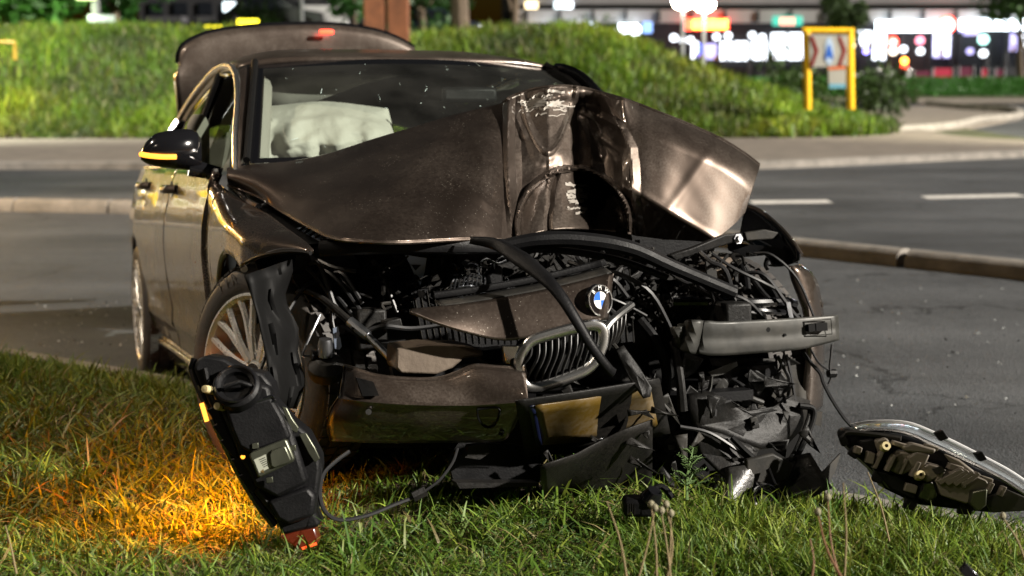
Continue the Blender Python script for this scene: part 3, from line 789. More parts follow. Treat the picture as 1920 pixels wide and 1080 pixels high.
# left leaf keeps some of the pressed-steel crown
lw = 1 - smoothstep(900, 960, PX)
XX += .07 * np.sin(PI * v) * lw
XX += .012 * ga((PX - 760) - (PY - 330) * -.9, 26) * lw - .014 * ga((PX - 845) + (PY - 330) * .35, 30) * lw     # pressed line and a soft buckle
XX += .006 * lump(PX / 60, PY / 60, 1.2, 21) * lw
# crumpled middle
cw = smoothstep(945, 965, PX) * (1 - smoothstep(1165, 1205, PX))
te = lambda d_, w_: np.clip(1 - np.abs(d_) / w_, 0, 1)
fold = (PY - 195) * .055 - 8 * np.sin((PY - 195) / 80)                   # the folds drift to the right going down
env = smoothstep(168, 205, PY) * (1 - smoothstep(370, 440, PY))
wob = (4 * np.sin(PY / 27.) + 1.2 * np.sin(PY / 11. + 1)) * smoothstep(955, 1010, PX)
crv = np.interp(PY, [165, 200, 240, 277, 345, 450], [1128, 1150, 1173, 1190, 1196, 1200])
U = np.where(PX > 1084, 1084 + (PX - 1084) * (103 / (crv - 1084)), PX) - fold * .5 + wob * .5
XX += np.interp(U, [944, 953, 966, 978, 1002, 1028, 1052, 1070, 1084, 1108, 1150, 1178, 1192], [0, .034, -.018, -.030, -.016, -.008, -.030, -.055, -.125, -.125, -.060, .016, 0]) * (.25 + .75 * env)
# pressed-in bowl: its lower rim is a parabola, its two faces meet in an upright crease
par = 286 - ((PX - 1027) / 30) ** 2 * 36
ins_b = np.clip((par - PY) / 26, 0, 1) * te(PX - 1027, 54) ** .4
XX -= .040 * ins_b - .030 * ins_b * te(PX - 1029, 40)
XX += .012 * te(PY - par, 8) * te(PX - 1027, 56)
XX -= .030 * smoothstep(286, 318, PY) * te(PX - 1024, 60)                 # rolls under above the lip
# the round hollow below, with its overhanging lip
e = np.sqrt(((PX - 1075) / 106) ** 2 + ((PY - 424) / 108) ** 2)
ins = 1 - smoothstep(.955, .985, e)
XX += .050 * te(e - 1.0, .055) * cw
XX += ins * (-.125 + .135 * np.clip(1 - ((PX - 1035) / 72) ** 2, 0, 1) ** .5) * cw
XX -= ins * .022 * te(PX - 1034 + wob + (PY - 380) * .12, 9) * cw + ins * .05 * smoothstep(1085, 1120, PX) * cw
XX += ins * .010 * np.sin(PY / 6.0) * ga(PX - 1086, 14) * cw
# small curl on the right and sharp secondary creases
XX += .040 * te(PX - 1168, 15) * ga(PY - 325, 34)
for (ax_, ay_, bx_, by_, am_, w_) in ((985, 196, 1060, 178, .014, 10), (1090, 200, 1165, 240, .022, 12), (1098, 215, 1130, 300, .02, 14), (1140, 350, 1180, 420, .02, 12), (965, 215, 985, 260, .014, 8), (1118, 250, 1160, 285, .016, 10), (870, 215, 905, 300, .006, 14), (840, 330, 930, 395, .005, 14)):
    L_ = math.hypot(bx_ - ax_, by_ - ay_); al_ = ((PX - ax_) * (bx_ - ax_) + (PY - ay_) * (by_ - ay_)) / L_; dd_ = ((PX - ax_) * (by_ - ay_) - (PY - ay_) * (bx_ - ax_)) / L_
    XX += am_ * te(dd_, w_) * smoothstep(-8, 8, al_) * (1 - smoothstep(L_ - 8, L_ + 8, al_))
XX += cw * .004 * lump(PX / 24, PY / 24, 1.5, 5)
# right leaf: two facets, rolled upper edge, under-turned lower corner
rw_ = smoothstep(1165, 1200, PX)
edge = (PY - tx)
XX -= .13 * np.clip(1 - edge / 58, 0, 1) ** 2.2 * rw_
ln = ((PX - 1322) * (388 - 298) - (PY - 298) * (1258 - 1322)) / math.hypot(64, 90)
sp_ = lambda d_, w_: w_ * np.log1p(np.exp(np.clip(d_ / w_, -30, 30)))
XX -= .00013 * sp_(-ln, 7) * rw_ - .0030 * ga(ln, 10) * rw_
dn = ((PY - 358) * (1335 - 1190) - (PX - 1190) * (446 - 358)) / math.hypot(145, 88)
XX -= .0020 * sp_(dn, 4) * smoothstep(1150, 1195, PX)
XX += .006 * ga(dn, 7) * smoothstep(1180, 1210, PX)
XX += .004 * lump(PX / 70, PY / 70, 1.0, 8) * rw_
BG = K(PX, PY, x=XX)
bon = MB().grid(BG).build('bonnet', M['paint_dusty'], car, sharp=24, solid=.006, offset=0)
bon.data.materials.append(M['paint'])
nc = BG.shape[1] - 1
midx = np.array([1 if PX[0, j] > 955 else 0 for _ in range(NR - 1) for j in range(nc)], np.int32)
bon.data.polygons.foreach_set('material_index', midx)
MB().tube(BG[0, 8 * NC:] + np.array([-.004, 0, .003]), .007, 6).build('bonnet_hem', M['paint'], bon)
MB().tube(BG[-1, :9 * NC] + np.array([0, 0, -.003]), .005, 6).build('bonnet_hem', M['paint'], bon)
# scuffed bare metal and white transfer from the post, lying just proud of the dent
sm = MB()
for k in range(70):
    cx, cy = (rng.normal(1020, 26), rng.normal(196, 12)) if k < 42 else (rng.normal(1082, 9), rng.uniform(345, 400))
    L = rng.uniform(8, 34) * (1 if k < 42 else .8); hh = rng.uniform(.8, 3.2)
    j = int(np.argmin(abs(PX[0] - cx))); i = int(np.argmin(abs(PY[:, j] - cy)))
    seg = []
    for s in np.linspace(-.5, .5, 5):
        jj = int(np.clip(np.argmin(abs(PX[i] - (cx + L * s))), 0, nc)); ii = int(np.clip(i + rng.integers(-1, 2), 1, NR - 2))
        nrm = np.cross(BG[ii, min(jj + 1, nc)] - BG[ii, max(jj - 1, 0)], BG[ii + 1, jj] - BG[ii - 1, jj]); nrm /= np.linalg.norm(nrm) + 1e-9
        if nrm[0] < 0: nrm = -nrm
        seg.append(BG[ii, jj] + nrm * .0055)
    seg = np.array(seg); wv = np.array([0, 0, hh / 675])
    sm.grid(np.array([seg - wv, seg + wv]))
tag(sm.build('paint_scuffs', mat('scuffed_primer', (.36, .33, .29), .45, .3), bon), kind='stuff')

# ---- dark engine bay: radiator wall, engine, inner wings, cross tubes
MB().box((-.12, .05, .52), (.50, .62, .40)).build('engine_block', M['black_dusty'], car, bevel=.03)
MB().box((-.02, 0, .22), (1.0, 1.15, .03)).build('undertray', M['black'], car)
plate([(690, 455), (1210, 460), (1240, 700), (1200, 840), (660, 840), (650, 640)], .10, .05).build('radiator', M['black_dusty'], car)
plate([(470, 480), (700, 470), (700, 850), (560, 860), (490, 760), (455, 560)], -.16, .03).build('inner_wing', M['seal'], car)
plate([(1200, 450), (1330, 450), (1340, 560), (1330, 860), (1190, 880)], .0, .04).build('inner_wing', M['black'], car)
MB().box((.02, -.55, .46), (.6, .09, .12)).build('chassis_rail', M['black_dusty'], car, bevel=.01)
MB().box((.15, .52, .44), (.7, .09, .12)).build('chassis_rail', M['black_dusty'], car, bevel=.01)
rod([(600, 466, .34), (700, 462, .42), (840, 462, .45), (960, 462, .42)], .022, 8, 5, .7).build('cross_member', M['black'], car)
rod([(940, 462, .42), (1010, 450, .44), (1090, 450, .46), (1180, 465, .48), (1260, 500, .47), (1375, 548, .44)], [.020, .024, .024, .022, .020], 10, 8).build('cross_member', M['black'], car)
rod([(965, 466, .40), (1060, 470, .40), (1160, 488, .42), (1250, 520, .42)], .011, 8, 6).build('hose', M['black'], car)
# left gap beside the bonnet: ledge, blue-grey grille lip, cowl pieces
plate([(430, 352), (470, 356), (545, 396), (600, 436), (620, 455), (575, 458), (520, 420), (468, 388)], [-.6, -.5, -.25, .05, .2, .2, -.05, -.3], .02).build('wing_ledge', M['black'], car)
rod([(450, 358, -.42), (462, 375, -.33), (484, 388, -.22)], .010, 6, 4).build('bonnet_hinge', M['steel'], car)
rod([(490, 386, -.2), (518, 378, -.2)], .007, 6, 2).build('bonnet_hinge', M['steel'], car)
gl = plate([(558, 428), (578, 424), (610, 447), (600, 452)], [.12, .12, .26, .26], .02).build('cowl_grille', M['blue_steel'], car)
for k in range(5):
    t = k / 4
    rod([(562 + 40 * t, 432 + 17 * t, .16 + .14 * t), (572 + 40 * t, 424 + 20 * t, .13 + .14 * t)], .004, 5, 1).build('slat', M['black'], gl)
rod([(575, 418, .1), (578, 426, .15), (600, 432, .2)], .004, 5, 3).build('clip', M['steel'], car)
# grey wheel-arch liner / washer bottle behind the missing lamp
plate([(595, 510), (640, 502), (662, 530), (680, 560), (684, 590), (700, 611), (600, 613), (592, 588), (552, 560), (536, 525), (556, 508)], [.06, .06, .05, .05, .05, .08, .10, .10, .08, .06, .06], .05).build('washer_bottle', M['bottle'], car, bevel=.008)
plate([(560, 552), (660, 536), (664, 541), (562, 558)], .085, .015).build('bottle_rib', M['bottle'], car, bevel=.003)
plate([(570, 585), (668, 566), (670, 571), (572, 591)], .095, .015).build('bottle_rib', M['bottle'], car, bevel=.003)
plate([(556, 478), (582, 478), (585, 520), (565, 545), (548, 520)], .20, .02).build('bracket', M['black_dusty'], car)
# black arch liner hanging below the wing edge
A = []
for t in np.linspace(0, 1, 14):
    l = np.interp(t, [0, .3, .6, 1], [458, 482, 497, 514]); r = np.interp(t, [0, .2, .45, .7, 1], [545, 535, 552, 566, 560]) + 6 * math.sin(t * 17)
    y = 516 + (250) * t
    A.append([K(l + (r - l) * s, y - 30 * s * (1 - t), x=.57 - .15 * s + .014 * math.sin(s * 9 + t * 7) + .008 * math.sin(s * 17 - t * 11)) for s in np.linspace(0, 1, 14)])
MB().grid(np.array(A)).build('arch_liner', M['seal'], car, solid=.004)
# the metal strut and its cables
s_ = rod([(568, 540, .24), (600, 556, .27), (648, 596, .34), (668, 616, .37)], .011, 10, 5).build('strut', M['black_dusty'], car)
MB().tube(px_path([(655, 602, .35), (690, 630, .39)]), .015, 10).build('strut_collar', M['steel'], s_)
MB().tube(px_path([(688, 628, .39), (742, 682, .45)]), .0105, 10).build('strut_rod', M['steel'], s_)
rod([(590, 524, .24), (565, 545, .26), (540, 585, .30), (510, 636, .34), (490, 690, .38), (476, 722, .42)], .005, 6, 6).build('cable', M['wire'], car)
rod([(612, 496, .22), (596, 522, .23), (570, 540, .24), (556, 550, .24)], .007, 6, 6).build('cable', M['wire'], car)
rod([(575, 548, .25), (610, 556, .26), (616, 580, .25), (604, 592, .22)], .005, 6, 6).build('cable', M['wire'], car)
rod([(600, 590, .3), (590, 612, .32), (568, 662, .33), (575, 668, .33), (600, 668, .33)], .0035, 6, 3).build('cable', M['steel'], car)
br = plate([(624, 616), (634, 612), (641, 650), (636, 656), (628, 654)], .34, .006).build('bracket', M['blue_steel'], car)  # blue light on this steel is put into its colour
MB().lathe([(0, .004), (.008, .004), (.008, 0)], K(633, 627, x=.342), (1, 0, 0), 8).build('bolt', M['black'], br)
# twin horn under the bracket
hn = MB().lathe([(0, .035), (.03, .033), (.052, .012), (.054, 0), (.05, -.02), (.03, -.03), (.0, -.03)], K(612, 690, x=.36), (.55, -.1, .83), 24).build('horn', M['grey_plastic'], car)
MB().lathe([(0, .05), (.018, .05), (.022, .03), (.022, .0)], K(610, 668, x=.37), (.2, 0, 1), 14).build('horn_terminal', M['steel'], hn)
MB().tube(px_path([(584, 666, .36), (604, 668, .36)]), .014, 8).build('plug', M['black'], hn)
# fan housing with its guard of ribs
fan = MB().tube(px_path([(835, 556, .30), (850, 508, .28)]), .014, 8, flat=.5).build('fan_shroud', M['grey_plastic'], car)
for k in range(9):
    t = k / 8
    rod([(842 + 66 * t, 556 - 4 * t, .33), (848 + 62 * t, 528 - 8 * math.sin(PI * t), .36), (866 + 42 * t, 514 + 2 * t, .30)], .0028, 5, 4).build('guard_rib', M['steel'], fan)
for k in range(5):
    t = k / 4
    rod([(842 + 8 * t, 554 - 38 * t, .34 - .03 * t), (878, 548 - 36 * t - 3, .37 - .05 * t), (912, 550 - 32 * t, .33 - .03 * t)], .0028, 5, 4).build('guard_rib', M['steel'], fan)
for k in range(6):
    rod([(936 + 7 * k, 512 + 5 * k, .30), (948 + 7 * k, 540 + 3 * k, .33), (972 + 6 * k, 548 + k, .34)], .0045, 6, 5).build('loom', M['wire'], car)
plate([(912, 516), (930, 496), (945, 500), (944, 540), (928, 552), (918, 540)], .34, .04).build('fan_motor', M['black'], car, bevel=.01)
plate([(760, 478), (800, 484), (796, 512), (788, 536)], .28, .01).build('shroud_flap', M['blue_steel'], car)
plate([(812, 486), (848, 486), (846, 515), (820, 530), (810, 520)], .24, .02).build('shroud_panel', M['grey_plastic'], car)
plate([(704, 500), (718, 492), (722, 520), (716, 545)], .22, .01).build('shroud_flap', M['grey_plastic'], car)
for a, b, s in ((880, 492, 1), (905, 486, 1), (935, 482, 0)):
    rod([(a, b + 40, .32), (a - 8, b + 14, .34), (a + 6, b, .33), (a + 28, b + 8 * s, .32), (a + 44, b + 2, .31)], .0045, 6, 4, .5).build('torn_strip', M['steel'], car)
plate([(722, 602), (752, 596), (756, 612), (748, 620), (722, 618)], .38, .05).build('plug', M['black_dusty'], car, bevel=.004)
rod([(680, 622, .36), (720, 612, .38), (770, 616, .38), (830, 610, .38)], .007, 6, 5).build('loom', M['wire'], car)
rod([(640, 610, .34), (700, 640, .37), (760, 640, .37)], .006, 6, 5).build('loom', M['wire'], car)

# ---- grille carrier panel with the round badge
pv = [(768, 585), (845, 575), (930, 562), (1030, 543), (1120, 521), (1147, 514), (1153, 540), (1150, 575), (1140, 592)]
pb = [(768, 588), (830, 612), (905, 633), (950, 639), (985, 634), (1030, 620), (1080, 606), (1120, 602), (1136, 598)]
tp, bp_ = smooth_path([(a, b, 0) for a, b in pv[:6]], 8)[:, :2], smooth_path([(a, b, 0) for a, b in pb], 5)[:, :2]
n = 41; tp = np.stack([np.interp(np.linspace(0, 1, n), np.linspace(0, 1, len(tp)), tp[:, k]) for k in (0, 1)], 1)
bp_ = np.stack([np.interp(np.linspace(0, 1, n), np.linspace(0, 1, len(bp_)), bp_[:, k]) for k in (0, 1)], 1)
tx_ = np.linspace(0, 1, n)
A = np.array([[K(*(tp[i] * (1 - s) + bp_[i] * s), x=.63 + .05 * tx_[i] + .045 * s + .006 * math.sin(PI * s) - .25 * max(0, tx_[i] - .93) ) for i in range(n)] for s in np.linspace(0, 1, 14)])
pan = MB().grid(A).build('grille_panel', M['paint_dusty'], car, solid=.008)
led = np.array([[A[0, i] + np.array([-.05 * s, 0, .012 * s + .006]) for i in range(6, n)] for s in (0, .3, 1)])
MB().grid(led).build('panel_ledge', M['grey_plastic'], pan, solid=.004)
MB().tube(led[2] + np.array([0, 0, .012]), .010, 8, flat=.6).build('panel_seal', M['black'], pan)
for a, b in ((866, 566), (940, 556), (1118, 516)):
    MB().lathe([(0, .010), (.008, .010), (.008, .004), (.014, .004), (.014, 0)], K(a, b - 2, x=.60), (.2, 0, 1), 10).build('bolt', M['steel'], pan)
# badge: black ring, blue and white quarters, three raised letters
bc = K(1125, 563, x=.715)
bn = np.array([.93, .30, .10]); bn /= np.linalg.norm(bn); br_ = np.cross([0, 0, 1.], bn); br_ /= np.linalg.norm(br_); bu = np.cross(bn, br_)
def bpt(r, a, h): return bc + bn * h + r * (math.cos(a) * br_ + math.sin(a) * bu)
MB().lathe([(.0, .001), (.041, .001), (.045, -.01)], bc, bn, 32).build('badge', M['black_gloss'], pan)
bd_ = [o for o in pan.children if o.name.startswith('badge')][0]
# sub-parts stay on the panel level (third level is the limit)
MB().tube([bpt(.041, a, .002) for a in np.linspace(0, 2 * PI, 40)], .0022, 6).build('badge_ring', M['chrome'], pan)
MB().tube([bpt(.0245, a, .0025) for a in np.linspace(0, 2 * PI, 32)], .0012, 6).build('badge_ring', M['chrome'], pan)
for k in range(4):
    mb = MB(); a0 = k * PI / 2
    P = [bpt(0, 0, .0028)] + [bpt(.0236, a0 + t, .0028) for t in np.linspace(0, PI / 2, 9)]
    mb.add(P, [tuple(range(len(P)))])
    mb.build('badge_quarter', M['blue_print'] if k in (1, 3) else M['white_print'], pan, sharp=0)
for ch, a in (('B', PI / 2 + .78), ('M', PI / 2), ('W', PI / 2 - .78)):
    me = text_mesh(ch, .0165); o = bpy.data.objects.new('badge_letter', me); COL.objects.link(o); me.materials.append(M['white_print']); o.parent = pan
    up = math.cos(a) * br_ + math.sin(a) * bu; rt = np.cross(up, bn); c = bpt(.0328, a, .0032)
    o.matrix_local = Matrix([[rt[i], up[i], bn[i], c[i]] for i in range(3)] + [[0, 0, 0, 1]])

M['slat'] = mat('grille_slat', (.10, .10, .10), .28, .6)
# ---- kidney grille: chrome frame, curved bars
kid = [(978, 700), (974, 680), (980, 660), (996, 640), (1030, 628), (1080, 615), (1115, 610), (1129, 618), (1130, 640), (1120, 668), (1100, 692), (1062, 709), (1012, 725), (986, 722)]
KX = lambda a: .70 + .04 * (a - 975) / 155
kp_ = [(a, b, KX(a)) for a, b in kid]
kp_ = smooth_path(px_path(kp_ + kp_[:2]), 5)[:-5]
kg = MB().tube(np.vstack([kp_, kp_[:1]]), .0135, 10, flat=1.2).build('kidney_grille', M['chrome'], car)
MB().tube(np.vstack([kp_, kp_[:1]]) + np.array([-.03, 0, 0]), .016, 8).build('grille_rim', M['black'], kg)
sp = px_path([(942, 648, .66), (985, 648, .70), (980, 690, .70), (948, 680, .655)])
MB().prism(sp, (-.02, 0, 0)).build('chrome_side', M['chrome'], kg, bevel=.003)
for k in range(11):
    t = (k + .6) / 11.4
    xt = 990 + 136 * t; yt = np.interp(xt, [978, 996, 1030, 1080, 1115, 1130], [662, 642, 630, 617, 612, 620])
    xb = xt - 12 - 10 * (1 - t); yb = np.interp(xb, [970, 986, 1012, 1062, 1100, 1125], [690, 718, 722, 706, 690, 660])
    P = px_path([(xt, yt, KX(xt) - .012), (xt - 1, yt * .6 + yb * .4 , KX(xt) + .005), (xb + 3, yt * .2 + yb * .8, KX(xt) + .0), (xb, yb, KX(xt) - .012)])
    MB().tube(P, .011, 6, 5, flat=.16).build('slat', M['slat'], kg)
plate([(980, 660), (1000, 640), (1125, 615), (1128, 650), (1095, 692), (985, 718)], .625, .01).build('grille_back', M['seal'], kg)
k2 = rod([(1133, 628, .70), (1138, 612, .69), (1158, 592, .66), (1184, 572, .60)], .011, 8, 6).build('kidney_grille', M['chrome'], car)
for k in range(5):
    t = k / 4
    MB().tube(px_path([(1140 + 32 * t, 612 - 28 * t, .68 - .05 * t), (1138 + 30 * t, 640 - 24 * t, .69 - .05 * t), (1128 + 26 * t, 664 - 20 * t, .67 - .05 * t)]), .010, 6, 4, flat=.16).build('slat', M['slat'], k2)
# black rubber strip hanging over panel and grille
rp = smooth_path(px_path([(880, 450, .50), (930, 458, .56), (975, 484, .66), (1020, 520, .74), (1052, 556, .79), (1080, 600, .82), (1110, 650, .83), (1140, 690, .82), (1152, 700, .80)]), 6)
wd = np.interp(np.linspace(0, 1, len(rp)), [0, .25, .45, .6, 1], [.010, .024, .017, .015, .012])
A = []
for i, p in enumerate(rp):
    t = rp[min(i + 1, len(rp) - 1)] - rp[max(i - 1, 0)]; t /= np.linalg.norm(t); s = np.cross(t, [1, 0, 0]); s /= np.linalg.norm(s)
    A.append([p + s * wd[i] * u + np.array([.006 * (1 - u * u), 0, 0]) for u in (-1, -.5, 0, .5, 1)])
MB().grid(np.array(A)).build('rubber_strip', M['black'], car, solid=.006)

# ---- right half of the bumper skin
ut = [(648, 688), (668, 694), (705, 706), (760, 712), (820, 712), (855, 702), (890, 688), (930, 690), (985, 694)]
um = [(640, 742), (690, 749), (760, 754), (820, 756), (880, 756), (920, 754), (950, 752), (975, 750), (990, 748)]
ub = [(622, 826), (680, 829), (750, 830), (820, 829), (880, 829), (915, 828), (940, 826), (955, 815), (975, 780)]
f = lambda L: smooth_path([(a, b, 0) for a, b in L], 6)[:, :2]
U1, U2, U3 = f(ut), f(um), f(ub)
cx = np.linspace(0, 1, len(U1))
xb_ = np.interp(cx, [0, .1, .3, .7, 1], [.53, .57, .62, .68, .72])
rows = []
for s in np.linspace(0, 1, 8): rows.append([K(*(U1[i] * (1 - s) + U2[i] * s), x=xb_[i] + .05 * s ** .7 - .012 * (1 - s)) for i in range(len(U1))])
for s in np.linspace(.06, 1, 14):
    rows.append([K(*(U2[i] * (1 - s) + U3[i] * s + np.array([-14 * math.sin(PI * s) * max(0, 1 - i / 5), 0])), x=xb_[i] + .05 + .010 * math.exp(-((s - .06) / .06) ** 2) - .09 * s + .015 * math.sin(PI * s)) for i in range(len(U1))])
A = np.array(rows)
bs = MB().grid(A).build('bumper_skin', M['paint'], car, sharp=28, solid=.004, offset=0)
MB().tube(A[0] + np.array([-.004, 0, .002]), .006, 6).build('bumper_edge', M['paint'], bs)
MB().tube(A[:, 0] + np.array([-.004, 0, 0]), .005, 6).build('bumper_edge', M['seal'], bs)
def on_bumper(px, py, h=.004):
    best = None
    # nearest grid point by projected distance
    P = A.reshape(-1, 3); d = (P - CC) @ MC.T; u = 960 + F * d[:, 0] / d[:, 2]; w = 540 - F * d[:, 1] / d[:, 2]
    k = np.argsort((u - px) ** 2 + (w - py) ** 2)[:4]
    return K(px, py, x=P[k, 0].mean() + h)
mb = MB(); mb.prism(np.array([on_bumper(a, b, .016) for a, b in [(668, 708), (700, 716), (711, 742), (680, 743)]]), (-.012, 0, 0)); mb.build('washer_opening', M['seal'], bs)
MB().lathe([(0, .003), (.008, .003), (.008, 0)], on_bumper(691, 772, .01), (1, -.2, 0), 12).build('sensor', M['steel'], bs)
MB().tube([on_bumper(a, b, .006) for a, b in smooth_path([(895, 768, 0), (934, 765, 0), (934, 784, 0), (924, 800, 0), (908, 800, 0), (897, 785, 0), (895, 768, 0)], 4)[:, :2]], .0028, 5).build('towing_cover', M['seal'], bs)
MB().tube([on_bumper(a, b, .006) for a, b in smooth_path([(938, 806, 0), (944, 810, 0), (940, 816, 0), (936, 812, 0)], 3)[:, :2]], .003, 5).build('sensor', M['seal'], bs)
# foam absorber lying on the bumper
fm = MB(); P = px_path([(744, 652, .60), (800, 646, .60), (872, 648, .62), (905, 656, .62), (908, 668, .62), (872, 672, .62), (850, 690, .62), (820, 702, .62), (752, 700, .61), (742, 690, .60)])
fm.prism(P, (-.10, 0, .006)); fm.build('foam_absorber', M['brown_foam'], car, bevel=.006)
plate([(905, 658), (950, 652), (972, 660), (970, 680), (920, 684), (900, 672)], .58, .08).build('absorber_end', M['black'], car, bevel=.006)
plate([(735, 690), (800, 700), (870, 688), (850, 706), (800, 716), (740, 712)], .58, .03).build('bumper_carrier', M['black'], car)
# centre of the bumper: dark skin that carries the number plate, tilted to the ground
A = np.array([[K(965 + 270 * u + 20 * s, np.interp(u, [0, .5, 1], [750, 730, 708]) + s * np.interp(u, [0, .5, 1], [102, 114, 102]), x=.80 - .08 * u - .24 * s + .03 * math.sin(PI * u)) for u in np.linspace(0, 1, 16)] for s in np.linspace(0, 1, 8)])
MB().grid(A).build('bumper_centre', M['black_dusty'], car, solid=.006)
def on_c(u, s, h): 
    return K(965 + 270 * u + 20 * s, np.interp(u, [0, .5, 1], [750, 730, 708]) + s * np.interp(u, [0, .5, 1], [102, 114, 102]), x=.80 - .08 * u - .24 * s + .03 * math.sin(PI * u) + h)
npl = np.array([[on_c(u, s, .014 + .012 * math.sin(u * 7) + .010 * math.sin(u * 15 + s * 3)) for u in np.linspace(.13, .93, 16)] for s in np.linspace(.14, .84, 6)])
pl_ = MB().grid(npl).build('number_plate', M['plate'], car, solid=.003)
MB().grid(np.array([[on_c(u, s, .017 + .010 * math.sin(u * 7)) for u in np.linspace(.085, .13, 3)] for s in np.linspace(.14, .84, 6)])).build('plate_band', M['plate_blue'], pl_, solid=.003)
# torn struts right of the plate
sheet([(1156, 655), (1170, 648), (1200, 690), (1226, 728), (1222, 745), (1208, 748), (1180, 710)], [.72, .72, .74, .78, .78, .78, .74], .015, seed=4).build('torn_bracket', M['black_dusty'], car, solid=.004)
rod([(1150, 645, .68), (1168, 668, .7), (1190, 700, .72), (1212, 735, .75)], .006, 6, 4).build('torn_strip', M['grey_plastic'], car)
# splash shield under the plate
A = np.array([[K(np.interp(u, [0, .5, 1], [1012, 1110, 1222]) + 6 * s * (1 - u), np.interp(u, [0, .35, .75, 1], [872, 850, 806, 786]) + s * np.interp(u, [0, .3, .7, 1], [62, 74, 112, 130]), x=.76 - .10 * u - .26 * s + .02 * math.sin(9 * u + 4 * s)) for u in np.linspace(0, 1, 18)] for s in np.linspace(0, 1, 8)])
ss = MB().grid(A).build('splash_shield', M['black_dusty'], car, solid=.004)
for a, b in ((1127, 830), (1032, 899)):
    MB().lathe([(0, .004), (.006, .004), (.007, .006), (.013, .004), (.013, -.004)], K(a, b, x=.745 - .17 * (a < 1100) - .10), (1, 0, 0), 14).build('bolt', M['steel'] if a > 1100 else M['brown_foam'], ss)
plate([(860, 830), (960, 832), (1015, 850), (1012, 905), (930, 912), (850, 900), (840, 860)], .52, .02).build('lower_grille', M['black'], car)
plate([(856, 905), (1010, 905), (1008, 912), (862, 916)], .60, .05).build('air_deflector', M['black_dusty'], car)
plate([(880, 836), (912, 832), (920, 848), (900, 862), (872, 858)], .58, .03).build('bracket', M['black_dusty'], car)

# ---- bare aluminium crash beam on the other side
bmx = [.54, .53, .53, .52, .50, .50, .50, .505, .515, .535, .545]
bpoly = [(1262, 612), (1300, 598), (1338, 598), (1352, 602), (1560, 588), (1571, 592), (1573, 640), (1545, 645), (1505, 660), (1335, 672), (1266, 656)]
A = []
tb_ = smooth_path([(1264, 616, .50), (1300, 601, .53), (1345, 603, .535), (1400, 601, .53), (1480, 597, .52), (1566, 591, .50)], 8)
bb_ = smooth_path([(1268, 652, .50), (1300, 662, .53), (1340, 665, .535), (1410, 661, .53), (1500, 653, .52), (1568, 636, .50)], 8)
for s in np.linspace(0, 1, 12):
    A.append([K(*(tb_[i, :2] * (1 - s) + bb_[i, :2] * s), x=tb_[i, 2] + .004 * math.sin(PI * s) - .004 * math.exp(-((s - .5) / .2) ** 2) + (.012 * math.sin(i * .9 + 3 * s) if i < 12 else 0)) for i in range(len(tb_))])
cb = MB().grid(np.array(A)).build('crash_beam', M['alu'], car, solid=.03, offset=0)
plate([(1516, 609), (1528, 607), (1529, 621), (1517, 622)], .548, .02).build('beam_slot', M['seal'], cb)
plate([(1530, 607), (1551, 605), (1552, 620), (1531, 621)], .547, .02).build('beam_slot', M['seal'], cb)
MB().tube([K(a, b, x=.536) for a, b in [(1508, 603), (1558, 598), (1560, 626), (1510, 630), (1508, 603)]], .0018, 5).build('beam_emboss', M['alu'], cb)
rod([(1262, 566, .34), (1330, 566, .38), (1400, 568, .40), (1470, 566, .38), (1490, 570, .36)], .014, 8, 5).build('cross_member', M['black_gloss'], car)
rod([(1330, 582, .38), (1400, 580, .40), (1440, 584, .40), (1470, 586, .38)], .010, 8, 5).build('cross_member', M['black_gloss'], car)
plate([(1474, 566), (1482, 566), (1488, 596), (1480, 596)], .46, .004).build('bracket', M['steel'], car)
for a, b, s_ in ((1440, 618, 5), (1472, 628, 3), (1385, 634, 4)):
    MB().lathe([(0, .002), (s_ / 700, .002), (s_ / 640, -.004)], K(a, b, x=.542), (1, 0, 0), 12).build('beam_hole', M['seal'], cb)
# far wing (left of the car): gloss black inner edge, bracket with its bolt, torn skin
wg = smooth_path([(1398, 384, .02), (1425, 396, .10), (1455, 420, .20), (1482, 448, .30), (1500, 474, .36), (1500, 488, .36)], 6)
A = []
for s in np.linspace(0, 1, 6):
    A.append([K(a - 62 * s * np.interp(i, [0, 10, 30], [.2, .6, 1]), b + (70 - 62 * i / 30) * s + 8 * math.sin(PI * s), x=c - .10 * s - .03 * math.sin(PI * s)) for i, (a, b, c) in enumerate(wg)])
fwg = MB().grid(np.array(A)).build('front_wing', M['black_gloss'], car, solid=.006)
rod([(1405, 398, .0), (1430, 412, .06), (1450, 432, .14), (1462, 448, .18)], .012, 8, 5, .5).build('wing_flange', M['grey_plastic'], fwg)
rod([(1398, 386, .02), (1425, 396, .10), (1455, 420, .20), (1482, 448, .30), (1502, 478, .36)], .008, 8, 6).build('wing_edge', M['paint'], fwg)
plate([(1372, 452), (1400, 458), (1450, 462), (1500, 478), (1496, 494), (1470, 490), (1440, 478), (1400, 482), (1374, 470)], [.2, .22, .25, .3, .3, .28, .25, .22, .2], .03).build('wing_underside', M['black'], fwg)
bk = plate([(1255, 478), (1300, 464), (1360, 440), (1392, 436), (1396, 450), (1366, 458), (1310, 476), (1268, 490)], [.36, .36, .35, .33, .33, .34, .35, .36], .03).build('lamp_bracket', M['black_dusty'], car, bevel=.005)
MB().lathe([(0, .014), (.010, .014), (.010, .005), (.017, .005), (.017, 0)], K(1383, 448, x=.335), (1, .2, .1), 6).build('bolt', M['steel'], bk)
plate([(1396, 436), (1435, 430), (1462, 436), (1458, 448), (1400, 452)], .25, .02).build('lamp_bracket', M['grey_plastic'], car, bevel=.004)
